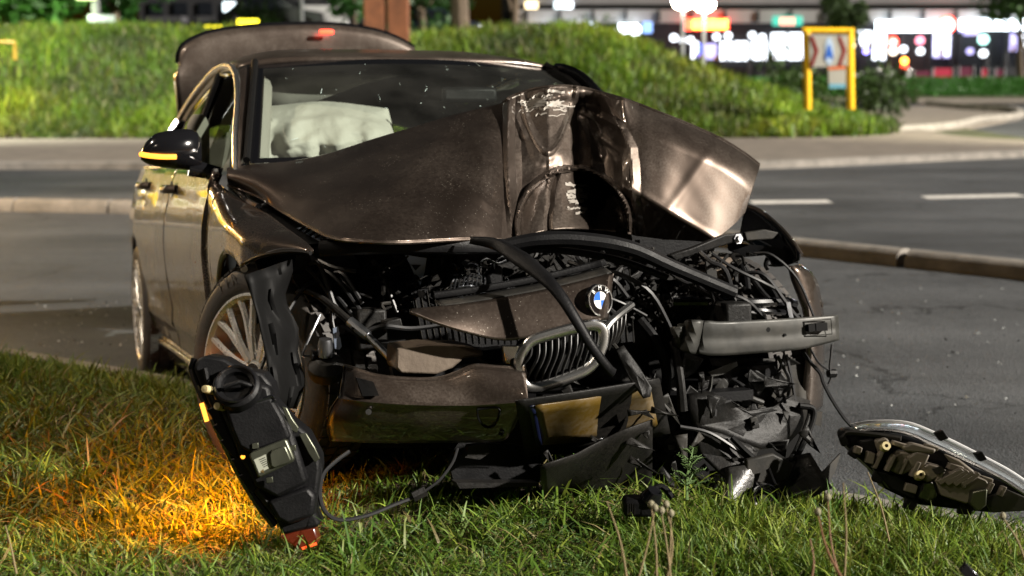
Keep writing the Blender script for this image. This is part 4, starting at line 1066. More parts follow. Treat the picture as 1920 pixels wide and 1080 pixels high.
for L, r in (([(1440, 482, .2), (1436, 496, .2), (1440, 505, .2)], .008), ([(1396, 500, .25), (1415, 530, .28), (1440, 560, .32), (1470, 580, .35)], .010), ([(1388, 490, .24), (1398, 516, .26), (1402, 545, .30)], .012), ([(1420, 505, .24), (1448, 545, .30), (1466, 578, .34)], .008)):
    rod(L, r, 8, 5).build('hose', M['black'], car)
plate([(1318, 500), (1352, 482), (1388, 484), (1398, 505), (1386, 530), (1330, 526)], .22, .08).build('air_box', M['brown_foam'], car, bevel=.015)
plate([(1324, 490), (1342, 486), (1348, 560), (1330, 560)], .34, .01).build('bracket', M['grey_plastic'], car)
plate([(1362, 534), (1385, 534), (1384, 558), (1364, 560)], .44, .03).build('bracket', M['black_dusty'], car, bevel=.004)
MB().lathe([(0, .008), (.007, .008), (.007, 0)], K(1372, 544, x=.445), (1, 0, 0), 8).build('bolt', M['chrome'], car)
# outer skin flap standing beside the wheel
A = []
for t in np.linspace(0, 1, 22):
    y = 498 + 275 * t
    o_ = np.interp(t, [0, .06, .15, .3, .6, .95, 1], [1500, 1524, 1533, 1541, 1543, 1540, 1528]); i_ = np.interp(t, [0, .1, .3, .6, 1], [1478, 1484, 1506, 1512, 1500])
    A.append([K(i_ + (o_ - i_) * s, y, x=.34 - .03 * t + .035 * math.sin(PI * s) - .06 * s) for s in np.linspace(0, 1, 8)])
MB().grid(np.array(A)).build('bumper_corner', M['paint_dusty'], car, solid=.006)
plate([(1514, 770), (1542, 772), (1540, 800), (1528, 796)], .34, .006).build('torn_strip', M['grey_plastic'], car)
# lower right: liner sheets, seal, fog-lamp ring, air duct
A = []
for t in np.linspace(0, 1, 14):
    y = 672 + 180 * t
    l = np.interp(t, [0, .3, .7, 1], [1330, 1350, 1345, 1380]); r = np.interp(t, [0, .5, .8, 1], [1508, 1512, 1500, 1476])
    A.append([K(l + (r - l) * s, y - 20 * s * t, x=.33 + .03 * math.sin(5 * s + 2 * t) + .02 * t) for s in np.linspace(0, 1, 12)])
MB().grid(np.array(A)).build('arch_liner', M['grey_plastic'], car, solid=.005)
plate([(1352, 690), (1460, 678), (1455, 730), (1442, 756), (1400, 748), (1340, 742)], .40, .06).build('air_duct', M['black'], car, bevel=.006)
plate([(1328, 698), (1352, 688), (1382, 678), (1384, 686), (1356, 702), (1336, 706)], .44, .008).build('torn_strip', M['alu'], car)
rod([(1334, 706, .46), (1330, 730, .46), (1316, 745, .46), (1306, 752, .46)], [.008, .010, .014, .006], 6, 4, .4).build('torn_strip', M['alu'], car)
rod([(1262, 640, .46), (1270, 680, .48), (1276, 720, .50), (1280, 770, .50)], [.012, .014, .014, .016], 8, 5).build('hose', M['black_dusty'], car)
rod([(1330, 745, .44), (1380, 738, .44), (1430, 755, .44)], .009, 8, 4).build('torn_strip', M['grey_plastic'], car)
rod([(1200, 600, .4), (1230, 640, .44), (1250, 700, .46), (1240, 780, .46)], .016, 8, 5).build('hose', M['black'], car)
sheet([(1285, 740), (1330, 735), (1365, 752), (1400, 770), (1452, 762), (1492, 742), (1520, 752), (1514, 778), (1505, 800), (1470, 838), (1420, 840), (1385, 828), (1350, 812), (1300, 800)], [.50, .50, .48, .47, .46, .44, .42, .42, .43, .46, .48, .49, .50, .50], .035).build('liner_panel', M['black_dusty'], car, solid=.005, sharp=20)
plate([(1406, 784), (1420, 780), (1426, 802), (1410, 806)], .50, .012).build('clip_plate', M['grey_plastic'], car, bevel=.004)
MB().lathe([(0, .006), (.006, .006), (.006, 0)], K(1416, 793, x=.502), (1, 0, 0), 6).build('bolt', M['steel'], car)
sheet([(1300, 800), (1350, 812), (1420, 842), (1412, 868), (1400, 890), (1382, 915), (1350, 890), (1310, 850)], [.50, .50, .50, .52, .54, .56, .54, .5], .03, seed=2).build('liner_panel', M['black_dusty'], car, solid=.005, sharp=25)
rod([(1498, 760, .46), (1524, 766, .46), (1524, 790, .47), (1508, 828, .50), (1488, 866, .54), (1465, 884, .56), (1435, 876, .56), (1400, 848, .55), (1372, 820, .53)], .009, 8, 6).build('lamp_seal', M['seal'], car)
rod([(1494, 764, .45), (1518, 770, .45), (1500, 826, .49), (1482, 860, .53), (1462, 876, .55), (1438, 868, .55)], .007, 8, 6).build('lamp_seal', M['black_dusty'], car)
A = np.array([[K(1360 + 160 * u + 40 * s * u, 880 + 70 * s - 30 * u * (1 - s) - 34 * u * u * s, x=.56 + .05 * s + .03 * math.sin(6 * u + 2 * s)) for u in np.linspace(0, 1, 16)] for s in np.linspace(0, 1, 8)])
MB().grid(A).build('bumper_fragment', mat('wet_plastic', (.03, .029, .027), .34, var=.5, var_scale=30, bump=.25, bump_scale=60), car, solid=.006)
plate([(1520, 905), (1548, 880), (1576, 850), (1566, 885), (1540, 925), (1520, 935)], [.60, .58, .55, .56, .6, .62], .006).build('bumper_shard', M['grey_plastic'], car)
plate([(1400, 862), (1450, 850), (1490, 870), (1480, 900), (1440, 912), (1400, 900)], .60, .02).build('lamp_pocket', M['grey_plastic'], car, bevel=.006)
fg = MB().lathe([(0, -.03), (.028, -.02), (.032, .004), (.037, .008), (.040, .0), (.040, -.06), (0, -.06)], K(1437, 933, x=.66), (.85, -.4, .12), 28).build('fog_lamp', M['black_gloss'], car)
MB().lathe([(0, -.012), (.012, -.012), (.012, -.02)], K(1432, 936, x=.67), (.85, -.4, .12), 12).build('fog_bulb', M['chrome'], fg)
rod([(1440, 880, .62), (1450, 905, .64), (1462, 925, .64), (1480, 950, .66)], .010, 8, 5, .5).build('lamp_arm', M['black'], fg)
# loose cables on the right
rod([(1505, 660, .48), (1522, 682, .50), (1538, 700, .52), (1545, 720, .53), (1562, 752, .55), (1582, 782, .57), (1598, 800, .58)], .006, 6, 6).build('cable', M['wire'], car)
rod([(1560, 646, .52), (1558, 668, .52), (1556, 690, .52), (1560, 702, .52), (1552, 722, .52), (1544, 714, .52)], .0045, 6, 6).build('cable', M['wire'], car)
MB().tube(px_path([(1553, 700, .52), (1566, 700, .52)]), .013, 8).build('plug', M['black'], car)
rod([(1520, 655, .50), (1535, 680, .52), (1556, 696, .52)], .0035, 6, 4).build('cable', M['wire'], car)
for L in ([(1458, 668, .42), (1470, 690, .42), (1480, 712, .42), (1478, 745, .42)], [(1474, 665, .42), (1480, 690, .42), (1486, 720, .42), (1492, 760, .42)], [(1275, 800, .5), (1330, 812, .52), (1390, 850, .54), (1410, 868, .55)], [(1340, 780, .5), (1345, 760, .5), (1370, 750, .5)]):
    rod(L, .006, 6, 5).build('cable', M['wire'], car)
# cable trailing on the grass under the left end of the bumper
gr = [(655, 846), (628, 866), (606, 890), (600, 930), (612, 962), (640, 975), (690, 966), (740, 946), (778, 932)]
rod([(a, b, .62 + .0004 * (b - 846)) for a, b in gr], .0055, 6, 6).build('cable', M['wire'], car)
MB().tube(px_path([(774, 932, .66), (798, 920, .66)]), .015, 6, flat=.6).build('plug', M['black_dusty'], car)
rod([(796, 921, .66), (824, 900, .66), (848, 868, .65), (858, 840, .64)], .004, 6, 5).build('cable', M['wire'], car)
# radiator core: rows of fins behind the carrier, and a dark skirt behind the lower wreckage
rc = plate([(770, 545), (1000, 520), (1180, 500), (1190, 640), (1000, 660), (790, 640)], .30, .04).build('radiator_core', M['black'], car)
for k in range(34):
    t = k / 33
    MB().tube(px_path([(776 + 404 * t, 548 - 44 * t, .315), (792 + 396 * t, 638 + 4 * t, .315)]), .0022, 4).build('fin', M['grey_plastic'], rc)
plate([(1215, 660), (1345, 660), (1500, 690), (1500, 860), (1440, 900), (1230, 900)], .12, .02).build('splash_skirt', M['seal'], car)
for k in range(18):                                       # jagged shards hanging down to the grass
    px, py = rng.uniform(1225, 1520), rng.uniform(690, 890); L = rng.uniform(20, 75); a = rng.normal(1.45, .5); w_ = rng.uniform(5, 16)
    tip = (px + L * math.cos(a), py + L * math.sin(a)); nx, ny = -math.sin(a) * w_, math.cos(a) * w_
    sheet([(px - nx, py - ny), (px + nx, py + ny), (px + nx * .6 + L * .55 * math.cos(a), py + ny * .6 + L * .55 * math.sin(a)), tip, (px - nx * .5 + L * .4 * math.cos(a), py - ny * .5 + L * .4 * math.sin(a))], rng.uniform(.46, .60), .03, seed=k + 40, cuts=3).build('plastic_shard', M['black_dusty'] if k % 4 else M['grey_plastic'], car, solid=.003, sharp=25)
for k in range(16):
    px, py = rng.uniform(1000, 1230), rng.uniform(700, 880); L = rng.uniform(15, 60); a = rng.normal(.6, .6); w_ = rng.uniform(4, 11)
    tip = (px + L * math.cos(a), py + L * math.sin(a)); nx, ny = -math.sin(a) * w_, math.cos(a) * w_
    sheet([(px - nx, py - ny), (px + nx, py + ny), (px + nx * .6 + L * .5 * math.cos(a), py + ny * .6 + L * .5 * math.sin(a)), tip], rng.uniform(.62, .70), .03, seed=k + 90, cuts=3).build('plastic_shard', M['black_dusty'], car, solid=.003, sharp=25)
for k in range(26):
    px, py = rng.uniform(1225, 1490), rng.uniform(675, 800); x = rng.uniform(.34, .46)
    sheet([(px + rng.uniform(6, 34) * math.cos(a), py + rng.uniform(6, 40) * math.sin(a)) for a in np.sort(rng.uniform(0, 6.28, 6))], x, .02, seed=k).build('torn_plastic', M['black_dusty'] if k % 3 else M['grey_plastic'], car, solid=.003, sharp=25)
for k in range(14):
    px, py = rng.uniform(1000, 1420), rng.uniform(462, 520); L = rng.uniform(60, 170)
    rod([(px, py, .36), (px + L * .3, py + rng.uniform(0, 40), .40), (px + L * .7, py + rng.uniform(20, 90), .42), (px + L, py + rng.uniform(60, 130), .40)], rng.uniform(.004, .008), 6, 5).build('loom', M['wire'], car)
for k in range(10):
    px, py = rng.uniform(560, 760), rng.uniform(480, 560); L = rng.uniform(30, 90)
    rod([(px, py, .22), (px + L * .4, py + rng.uniform(-10, 40), .27), (px + L, py + rng.uniform(20, 110), .30)], rng.uniform(.003, .007), 6, 5).build('loom', M['wire'], car)
# small torn bits between the larger pieces
bits = MB(); bits2 = MB()
for k in range(430):
    r_ = rng.random()
    if r_ < .62: px, py = rng.uniform(1000, 1400), rng.uniform(462, 610)
    elif r_ < .8: px, py = rng.uniform(700, 1000), rng.uniform(470, 570)
    else: px, py = rng.uniform(1220, 1420), rng.uniform(690, 900)
    x = rng.uniform(.18, .36); tgt = bits if rng.random() < .8 else bits2
    if rng.random() < .55:
        a = rng.uniform(0, PI); l = rng.uniform(8, 52); c = math.cos(a) * l; s = math.sin(a) * l
        tgt.tube(px_path([(px, py, x), (px + c * .5 + rng.normal(0, 5), py + s * .5 + rng.normal(0, 5), x + rng.normal(0, .02)), (px + c, py + s, x + rng.normal(0, .03))]), rng.uniform(.002, .009), 6, 3, rng.choice([1, 1, .4]))
    else:
        a = rng.uniform(0, 6.28); n_ = rng.integers(3, 6)
        poly = [(px + math.cos(a + i * 2 * PI / n_) * rng.uniform(3, 13), py + math.sin(a + i * 2 * PI / n_) * rng.uniform(3, 12)) for i in range(n_)]
        P = np.array([K(u, w, x=x + rng.normal(0, .025)) for u, w in poly]); tgt.prism(P, (-.008, 0, 0))
tag(bits.build('engine_bay_wreckage', M['black_dusty'], car), kind='stuff')
tag(bits2.build('engine_bay_wreckage', M['grey_plastic'], car), kind='stuff')

# =================================================================== LOOSE THINGS (world frame)
def thing_at(name, label, cat, c, group=None):
    o = empty(name, label, cat, tuple(float(a) for a in c), group); return o
class WB(MB):
    """shapes in world coordinates, parts stored relative to their thing's base"""
    def build(s, name, m, parent=None, **k):
        o = MB.build(s, name, m, None, **k)
        q_ = parent; off = Vector((0, 0, 0))
        while q_ is not None: off += q_.location; q_ = q_.parent
        if parent is not None:
            o.data.transform(Matrix.Translation(-off)); o.parent = parent
        return o
# ---- headlamp hanging by its cables in front of the near front wheel, seen from behind
HD = 3.62
def H(px, py, off=0.):
    """point on the lamp: off metres towards the photographer; the lamp leans away at its foot"""
    return G(px, py, D=HD - .10 * (np.asarray(py) - 850) / 350 * 0 + .03 * (np.asarray(px) - 480) / 100 - off)
def hp(poly, off, t): 
    P = np.array([H(a, b, off) for a, b in poly]); return WB().prism(P, fw * t)
hl = thing_at('hanging_headlamp', 'torn out black headlamp unit hanging by its cable in front of the amber lit wheel', 'headlamp', G(570, 1010, D=HD))
body = [(362, 690), (370, 672), (388, 666), (420, 672), (450, 690), (492, 700), (508, 720), (514, 752), (548, 790), (575, 812), (598, 856), (600, 884), (594, 930), (590, 962), (600, 985), (590, 990), (560, 996), (530, 1004), (517, 975), (480, 930), (460, 900), (440, 860), (420, 815), (398, 770), (376, 725)]
WB().prism(np.array([H(a, b, 0) for a, b in body]), fw * .10).build('housing', M['black'], hl, bevel=.008)
# raised rear shell, stepping up in levels
hp([(398, 735), (470, 712), (505, 725), (512, 760), (544, 800), (560, 850), (576, 905), (520, 935), (478, 912), (450, 860), (425, 800)], .035, .05).build('rear_shell', M['black'], hl, bevel=.010)
hp([(422, 768), (508, 744), (530, 782), (545, 822), (470, 850), (448, 838), (434, 806)], .050, .03).build('rear_cover', M['black'], hl, bevel=.008)
hp([(500, 940), (576, 912), (592, 930), (588, 968), (540, 985), (520, 975)], .03, .05).build('rear_cover', M['black'], hl, bevel=.010)
cap = WB()
c = H(442, 722, .05); cr = (uw * .9 + fw * -.35); cr = cr / np.linalg.norm(cr)
cap.lathe([(0, -.012), (.034, -.012), (.037, .0), (.046, .004), (.052, .002), (.058, -.004), (.060, -.03)], c, cr * .62 - fw * .78, 36).build('bulb_cap', M['black'], hl)
cap2 = WB().lathe([(.046, .008), (.049, .011), (.052, .008), (.049, .005), (.046, .008)], c, cr * .62 - fw * .78, 36).build('cap_ring', M['black_gloss'], [o for o in hl.children if o.name.startswith('bulb_cap')][0])
WB().tube([H(420, 726, .062), H(450, 716, .066), H(474, 724, .060)], .006, 8).build('cap_grip', M['black'], hl)
# lens rim on the outer edge, ribs and tabs
WB().tube(smooth_path([H(a, b, -.03) for a, b in [(366, 672), (362, 694), (374, 728), (396, 775), (420, 826), (446, 880), (480, 938), (515, 985)]], 6), .012, 8).build('lens_rim', M['black_gloss'], hl)
WB().tube(smooth_path([H(a, b, .01) for a, b in [(384, 690), (394, 730), (420, 790), (446, 850), (476, 905), (505, 945)]], 6), .007, 6).build('housing_rib', M['black'], hl)
for a, b in ((386, 768), (398, 798), (412, 826), (432, 862), (446, 892)):
    hp([(a, b), (a + 22, b - 8), (a + 34, b + 24), (a + 28, b + 34), (a + 16, b + 22)], .018, .02).build('housing_rib', M['black'], hl, bevel=.003)
WB().tube(smooth_path([H(a, b, .045) for a, b in [(435, 786), (470, 770), (508, 754), (514, 750), (512, 744), (505, 744), (470, 758)]], 4), .005, 6).build('wire_clip', M['black_gloss'], hl)
for a, b, m_ in ((411, 762, 'yellow_cap'), (388, 730, 'yellow_cap')):
    WB().lathe([(0, .012), (.009, .011), (.010, 0), (.010, -.03)], H(a, b, .045), -fw + uw * .2 - rw * .4, 14).build('adjuster_screw', M[m_], hl)
hp([(400, 752), (420, 742), (430, 752), (424, 766), (408, 770)], .05, .02).build('adjuster_bracket', M['black'], hl, bevel=.003)
# metal ballast with its raised lid and small print
bp4 = [(466, 852), (536, 823), (552, 862), (486, 896)]
bal = hp([(470, 848), (533, 823), (538, 826), (552, 860), (549, 866), (488, 896), (483, 893), (467, 855)], .062, .022).build('ballast', M['ballast'], hl, bevel=.004)
hp([(505, 852), (510, 844), (531, 836), (536, 838), (546, 862), (542, 868), (514, 878), (508, 874)], .070, .01).build('ballast_lid', M['ballast'], bal, bevel=.003)
for a, b in ((478, 836), (548, 840), (505, 900)):
    hp([(a - 6, b - 4), (a + 6, b - 6), (a + 7, b + 5), (a - 5, b + 6)], .055, .006).build('ballast_foot', M['ballast'], bal, bevel=.001)
lb = hp([(476, 862), (498, 852), (508, 876), (486, 887)], .0632, .001).build('ballast_label', mat('label_print', (.30, .31, .25), .5), bal)
for k in range(5):
    hp([(485 + k * 2.2, 862 + k * 3.3), (497 + k * 1.6, 857 + k * 3.3), (497.5 + k * 1.6, 858.4 + k * 3.3), (485.5 + k * 2.2, 863.4 + k * 3.3)], .0636, .0003).build('print_line', M['black'], bal)
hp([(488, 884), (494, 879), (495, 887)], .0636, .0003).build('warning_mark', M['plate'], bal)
# silver foil shield pieces on the inner side, orange end reflector, lit amber window
for q_ in ([(528, 762), (538, 765), (548, 785), (560, 802), (556, 812), (544, 806)], [(560, 814), (574, 812), (590, 838), (600, 860), (590, 868), (578, 850)]):
    hp(q_, .02, .01).build('heat_shield', M['ballast'], hl, bevel=.002)
hp([(522, 1006), (560, 992), (590, 988), (598, 1012), (594, 1022), (562, 1032)], -.01, .05).build('side_reflector', M['amber_dim'], hl, bevel=.006)
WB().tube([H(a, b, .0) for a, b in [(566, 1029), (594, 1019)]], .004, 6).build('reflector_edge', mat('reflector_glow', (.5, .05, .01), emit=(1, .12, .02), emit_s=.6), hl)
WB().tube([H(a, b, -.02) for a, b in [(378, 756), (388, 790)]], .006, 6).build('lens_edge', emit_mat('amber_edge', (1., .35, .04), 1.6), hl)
WB().lathe([(0, .006), (.006, .004), (.007, 0)], H(456, 856, .03), -fw, 10).build('pilot_window', M['amber'], hl)
# the glowing indicator behind the housing: it lights the wheel and the grass
WB().lathe([(0, .03), (.02, .026), (.03, .01), (.032, 0), (0, 0)], H(455, 870, -.14), fw * .8 - rw * .5 - uw * .3, 20).build('indicator_bulb', M['amber'], hl)
ld = bpy.data.lights.new('indicator_light', 'SPOT'); ld.energy = 46; ld.spot_size = math.radians(146); ld.spot_blend = .9; ld.color = (1., .225, .007); ld.shadow_soft_size = .03
lo = bpy.data.objects.new('indicator_light', ld); COL.objects.link(lo); lo.location = Vector(G(414, 810, D=HD + .16)); lo.rotation_euler = Vector((.36, -.38, .75)).to_track_quat('Z', 'Y').to_euler()
lo.parent = hl; lo.location = lo.location - hl.location
WB().tube(smooth_path([H(a, b, .02) for a, b in [(476, 720), (466, 705), (470, 690)]], 5), .005, 6).build('cable', M['wire'], hl)

# ---- the other headlamp, lying on the edge of the grass
FD = 4.02
def Q(px, py, off=0.): return G(px, py, D=FD + .0008 * (1750 - np.asarray(px)) - off)
def qp(poly, off, t): return WB().prism(np.array([Q(a, b, off) for a, b in poly]), fw * t)
f2 = thing_at('fallen_headlamp', 'broken headlamp unit with clear lens lying on the grass edge beside the road', 'headlamp', Q(1740, 930))
qp([(1581, 815), (1590, 806), (1640, 808), (1700, 818), (1760, 838), (1830, 878), (1885, 900), (1935, 925), (1940, 950), (1860, 962), (1790, 955), (1720, 946), (1662, 918), (1640, 886), (1612, 860), (1588, 836)], 0, .10).build('housing', M['black'], f2, bevel=.010)
ltop = [(1596, 797), (1635, 791), (1700, 793), (1758, 815), (1816, 843), (1885, 879), (1925, 905), (1960, 930)]
lbot = [(1600, 812), (1640, 806), (1698, 812), (1748, 834), (1800, 858), (1870, 892), (1915, 920), (1950, 946)]
a1, b1 = smooth_path([(a, b, 0) for a, b in ltop], 5), smooth_path([(a, b, 0) for a, b in lbot], 5)
A = np.array([[Q(*(a1[i, :2] * (1 - s) + b1[i, :2] * s), -.16 + .17 * s + .03 * math.sin(PI * s)) for i in range(len(a1))] for s in np.linspace(0, 1, 8)])
WB().grid(A).build('lens', M['lens'], f2, solid=.004)
WB().tube(A[-1], .006, 6).build('lens_rim', M['steel'], f2)
WB().tube(A[0], .0055, 6).build('lens_rim', mat('lens_edge_clear', (.7, .7, .7), .2), f2)
A2 = np.array([[Q(*(a1[i, :2] * (1 - s) + b1[i, :2] * s + np.array([0, 6.])), -.17 + .15 * s) for i in range(len(a1))] for s in np.linspace(0, .5, 4)])
WB().grid(A2).build('reflector', mat('reflector_silver', (.75, .75, .76), .35, .5, var=.3, var_scale=20), f2)
WB().tube(smooth_path([Q(a, b, .02) for a, b in [(1590, 833), (1585, 818), (1596, 811), (1640, 815), (1690, 822)]], 5), .008, 6).build('housing_edge', M['grey_plastic'], f2)
for poly, off, t, m_ in [([(1668, 862), (1690, 846), (1720, 850), (1716, 880), (1690, 892), (1672, 884)], .05, .05, 'black_dusty'),
    ([(1690, 838), (1712, 830), (1757, 842), (1752, 852), (1700, 848)], .06, .04, 'grey_plastic'), ([(1700, 858), (1720, 846), (1745, 852), (1735, 876), (1716, 884)], .06, .05, 'black_dusty'),
    ([(1610, 826), (1640, 822), (1648, 838), (1640, 856), (1618, 850)], .03, .03, 'black'), ([(1640, 826), (1662, 820), (1672, 832), (1660, 850), (1648, 850)], .04, .03, 'black_dusty'),
    ([(1724, 878), (1742, 868), (1770, 876), (1762, 896), (1738, 906)], .06, .05, 'black_dusty'), ([(1640, 880), (1680, 890), (1720, 915), (1716, 940), (1670, 918)], .04, .05, 'black'),
    ([(1730, 905), (1752, 900), (1760, 930), (1744, 944), (1722, 935)], .06, .06, 'black_gloss'), ([(1770, 850), (1800, 862), (1830, 885), (1822, 892), (1790, 876)], .05, .02, 'grey_plastic')]:
    qp(poly, off, t).build('housing_block', M['lamp_grey' if m_ in ('black_dusty', 'grey_plastic') else m_], f2, bevel=.006)
for k in range(11):
    t = k / 10; a = 1652 + 230 * t; b = 846 + 66 * t; L = 34 - 14 * t
    qp([(a, b), (a + 7, b + 2), (a + 7 - L * .45, b + L), (a - L * .45, b + L - 2)], .058 + .012 * (k % 2), .03).build('housing_rib', M['lamp_grey'], f2, bevel=.002)
for a, b, w_, h_ in ((1628, 846, 14, 22), (1606, 836, 12, 14), (1700, 905, 22, 16), (1782, 868, 26, 12), (1842, 892, 22, 10), (1676, 826, 28, 8), (1738, 832, 24, 8)):
    qp([(a, b), (a + w_, b + w_ * .3), (a + w_ - 4, b + h_ + w_ * .3), (a - 4, b + h_)], .055, .03).build('housing_block', M['lamp_grey'], f2, bevel=.003)
for poly in ([(1600, 836), (1590, 852), (1604, 862), (1618, 850)], [(1642, 880), (1634, 902), (1652, 908), (1664, 892)], [(1700, 930), (1694, 954), (1716, 958), (1722, 938)], [(1585, 812), (1574, 822), (1580, 838), (1594, 834)], [(1752, 812), (1768, 806), (1780, 822), (1764, 828)], [(1826, 850), (1842, 846), (1852, 862), (1838, 866)], [(1800, 940), (1796, 964), (1822, 966), (1830, 946)]):
    qp(poly, .03, .02).build('mounting_tab', M['black'], f2, bevel=.003)
fins = qp([(1755, 905), (1800, 880), (1850, 900), (1860, 918), (1812, 945), (1766, 930)], .06, .07).build('heat_sink', M['lamp_grey'], f2, bevel=.004)
for k in range(4):
    t = k / 3
    qp([(1757 + 22 * t * 2, 902 + 4 * t), (1802 + 16 * t * 2, 878 + 7 * t), (1808 + 16 * t * 2, 884 + 7 * t), (1764 + 22 * t * 2, 910 + 4 * t)], .075, .03).build('fin', M['lamp_grey'], fins, bevel=.002)
qp([(1748, 880), (1766, 874), (1774, 884), (1756, 890)], .075, .01).build('print_label', M['grey_plastic'], f2)
for a, b in ((1659, 838), (1723, 892)):
    WB().lathe([(.005, .02), (.012, .02), (.014, 0), (.010, -.02)], Q(a, b, .06), -fw + uw * .3, 14).build('adjuster_screw', M['yellow_cap'], f2)
qp([(1823, 922), (1852, 916), (1850, 948), (1835, 960), (1820, 945)], .08, .03).build('side_bracket', M['ballast'], f2, bevel=.004)
qp([(1845, 936), (1890, 918), (1930, 935), (1925, 958), (1860, 962)], .04, .02).build('heat_shield', M['alu'], f2, bevel=.003)

# ---- black plastic lump on the grass, a shard at the lower edge
p = G(1197, 948, D=3.78)
db = thing_at('broken_lamp_socket', 'small black broken plastic socket lying in the grass before the splash shield', 'debris', p + np.array([0, 0, -.03]))
WB().box(p, (.085, .06, .05)).build('socket_body', M['black'], db, bevel=.012)
WB().lathe([(0, .03), (.02, .03), (.028, .01), (.03, 0), (0, 0)], p + np.array([.03, -.01, .02]), (.4, -.3, .9), 16).build('socket_cap', M['black_gloss'], db)
for k in range(4): WB().box(p + np.array([-.03 + .006 * k, -.0325, .0]), (.003, .004, .03)).build('socket_rib', M['black_dusty'], db)
WB().tube([p + np.array([.02, 0, .03]), p + np.array([.06, .01, .05]), p + np.array([.09, 0, .02])], .009, 8, 3).build('socket_arm', M['black'], db)
P = np.array([G(a, b, D=2.95) for a, b in [(1800, 1072), (1812, 1058), (1834, 1078), (1850, 1100), (1830, 1110)]])
o = MB().prism(P, fw * .012 + uw * .004).build('plastic_shard', M['black_gloss'], None, bevel=.001)
recentre(o, P.mean(0)); tag(o, 'shiny black plastic shard sticking out of the grass at the lower right', 'debris')

# ---- dry stalks with seed heads, and one weed, standing out of the grass
stalk_m = mat('dry_stalk', (.20, .15, .07), .8); red_m = mat('red_stalk', (.16, .07, .03), .7); head_m = mat('seed_head', (.22, .20, .13), .9, bump=.5, bump_scale=200)
green_m = mat('weed_green', (.07, .13, .03), .7)
ST = [((1178, 1085), (1138, 940), 2.95, 'dry', 0), ((1192, 1085), (1228, 955), 2.95, 'dry', 1), ((1232, 1085), (1221, 948), 3.0, 'dry', 1), ((1250, 1085), (1258, 965), 3.0, 'dry', 1), ((1246, 1085), (1249, 948), 3.05, 'dry', 1), ((1260, 1085), (1240, 960), 2.95, 'dry', 1),
      ((1590, 1085), (1533, 962), 2.9, 'red', 1), ((1580, 1085), (1552, 935), 2.95, 'red', 1), ((1583, 1080), (1581, 905), 3.0, 'dry', 0), ((1518, 1085), (1519, 1010), 2.9, 'red', 0), ((1668, 1000), (1627, 885), 3.5, 'dry', 0), ((1925, 1040), (1880, 970), 3.1, 'dry', 1), ((30, 1060), (10, 985), 3.2, 'dry', 0)]
for k, (b_, t_, D, kd, head) in enumerate(ST):
    pb_, pt_ = G(*b_, D=D), G(*t_, D=D + .03)
    pb_ = pb_ - np.array([0, 0, .02])
    where = ['bent pale straw stalk left of the seed heads in the foreground', 'pale seed stalk leaning right in the foreground clump', 'upright pale seed stalk in the foreground clump', 'right hand pale seed stalk of the foreground clump', 'tall pale seed stalk of the foreground clump', 'short pale seed stalk of the foreground clump',
             'reddish seed stalk leaning left in the foreground grass', 'tall reddish seed stalk in the foreground grass', 'tallest straight straw stalk before the road', 'short bare reddish stalk in the foreground grass', 'straw stalk leaning left beside the fallen headlamp', 'pale stalk at the right edge of the grass', 'pale stalk at the left edge of the grass'][k]
    r = thing_at('grass_stalk', where, 'grass stalk', pb_, 'dry stalks standing out of the verge grass')
    mid = (pb_ + pt_) / 2 + np.array([rng.normal(0, .008), 0, 0])
    WB().tube([pb_, mid, pt_], [.0028, .0022, .0014], 6, 5).build('stem', stalk_m if kd == 'dry' else red_m, r)
    if head:
        A = []
        for t in np.linspace(0, 1, 7):
            A.append([pt_ + np.array([0, 0, -.006 + .018 * t]) + (.0075 * math.sin(PI * (.06 + .9 * t)) ** .7) * np.array([math.cos(a), math.sin(a), 0]) * (1 + .15 * math.sin(5 * a)) for a in np.linspace(0, 2 * PI, 10, endpoint=False)])
        WB().grid(np.array(A), close=True).build('seed_head', head_m, r)
p0 = G(1288, 938, D=3.75); p1 = G(1297, 850, D=3.8)
wd_ = thing_at('weed', 'upright feathery green weed before the dark bumper wreckage', 'plant', p0)
WB().tube([p0, (p0 + p1) / 2 + np.array([-.006, 0, 0]), p1], [.004, .003, .0015], 6, 5).build('stem', green_m, wd_)
for k in range(13):
    t = .18 + .8 * k / 12; c = p0 + (p1 - p0) * t; a = k * 2.4; L = .055 * (1.1 - .55 * t)
    tip = c + np.array([math.cos(a) * L, math.sin(a) * L, L * .55])
    lf = WB().tube([c, (c + tip) / 2 + np.array([0, 0, .008]), tip], [.0022, .0018, .0006], 5, 3)
    for s in np.linspace(.3, .95, 5):
        q_ = c + (tip - c) * s
        for sg in (-1, 1):
            d = np.array([-math.sin(a) * sg, math.cos(a) * sg, .4]) * .012
            lf.tube([q_, q_ + d], [.0016, .0005], 4)
    lf.build('leaf', green_m, wd_)
# ---- crumbs of glass and plastic strewn over the asphalt and the grass edge
gb, pb2 = MB(), MB()
for k in range(150):
    if k < 60: px, py = rng.uniform(60, 240), rng.uniform(560, 652)
    else: px, py = rng.uniform(1540, 1915), rng.uniform(520, 800)
    p = G(px, py, Z=.006); s = rng.uniform(.004, .011)
    a = rng.uniform(0, 6.28, 4); V = [p + s * np.array([math.cos(t), math.sin(t), rng.uniform(0, .8)]) for t in np.sort(a)] + [p + np.array([0, 0, s])]
    (gb if k % 3 else pb2).add(V, [(0, 1, 4), (1, 2, 4), (2, 3, 4), (3, 0, 4)])
tag(gb.build('glass_crumbs', mat('crumb_glass', (.45, .47, .46), .15, spec=1.), None, sharp=0), 'scattered crumbs of broken glass on the asphalt on both sides of the wreck', 'debris', kind='stuff')
tag(pb2.build('plastic_crumbs', M['black'], None, sharp=0), 'scattered black plastic crumbs on the asphalt on both sides of the wreck', 'debris', kind='stuff')

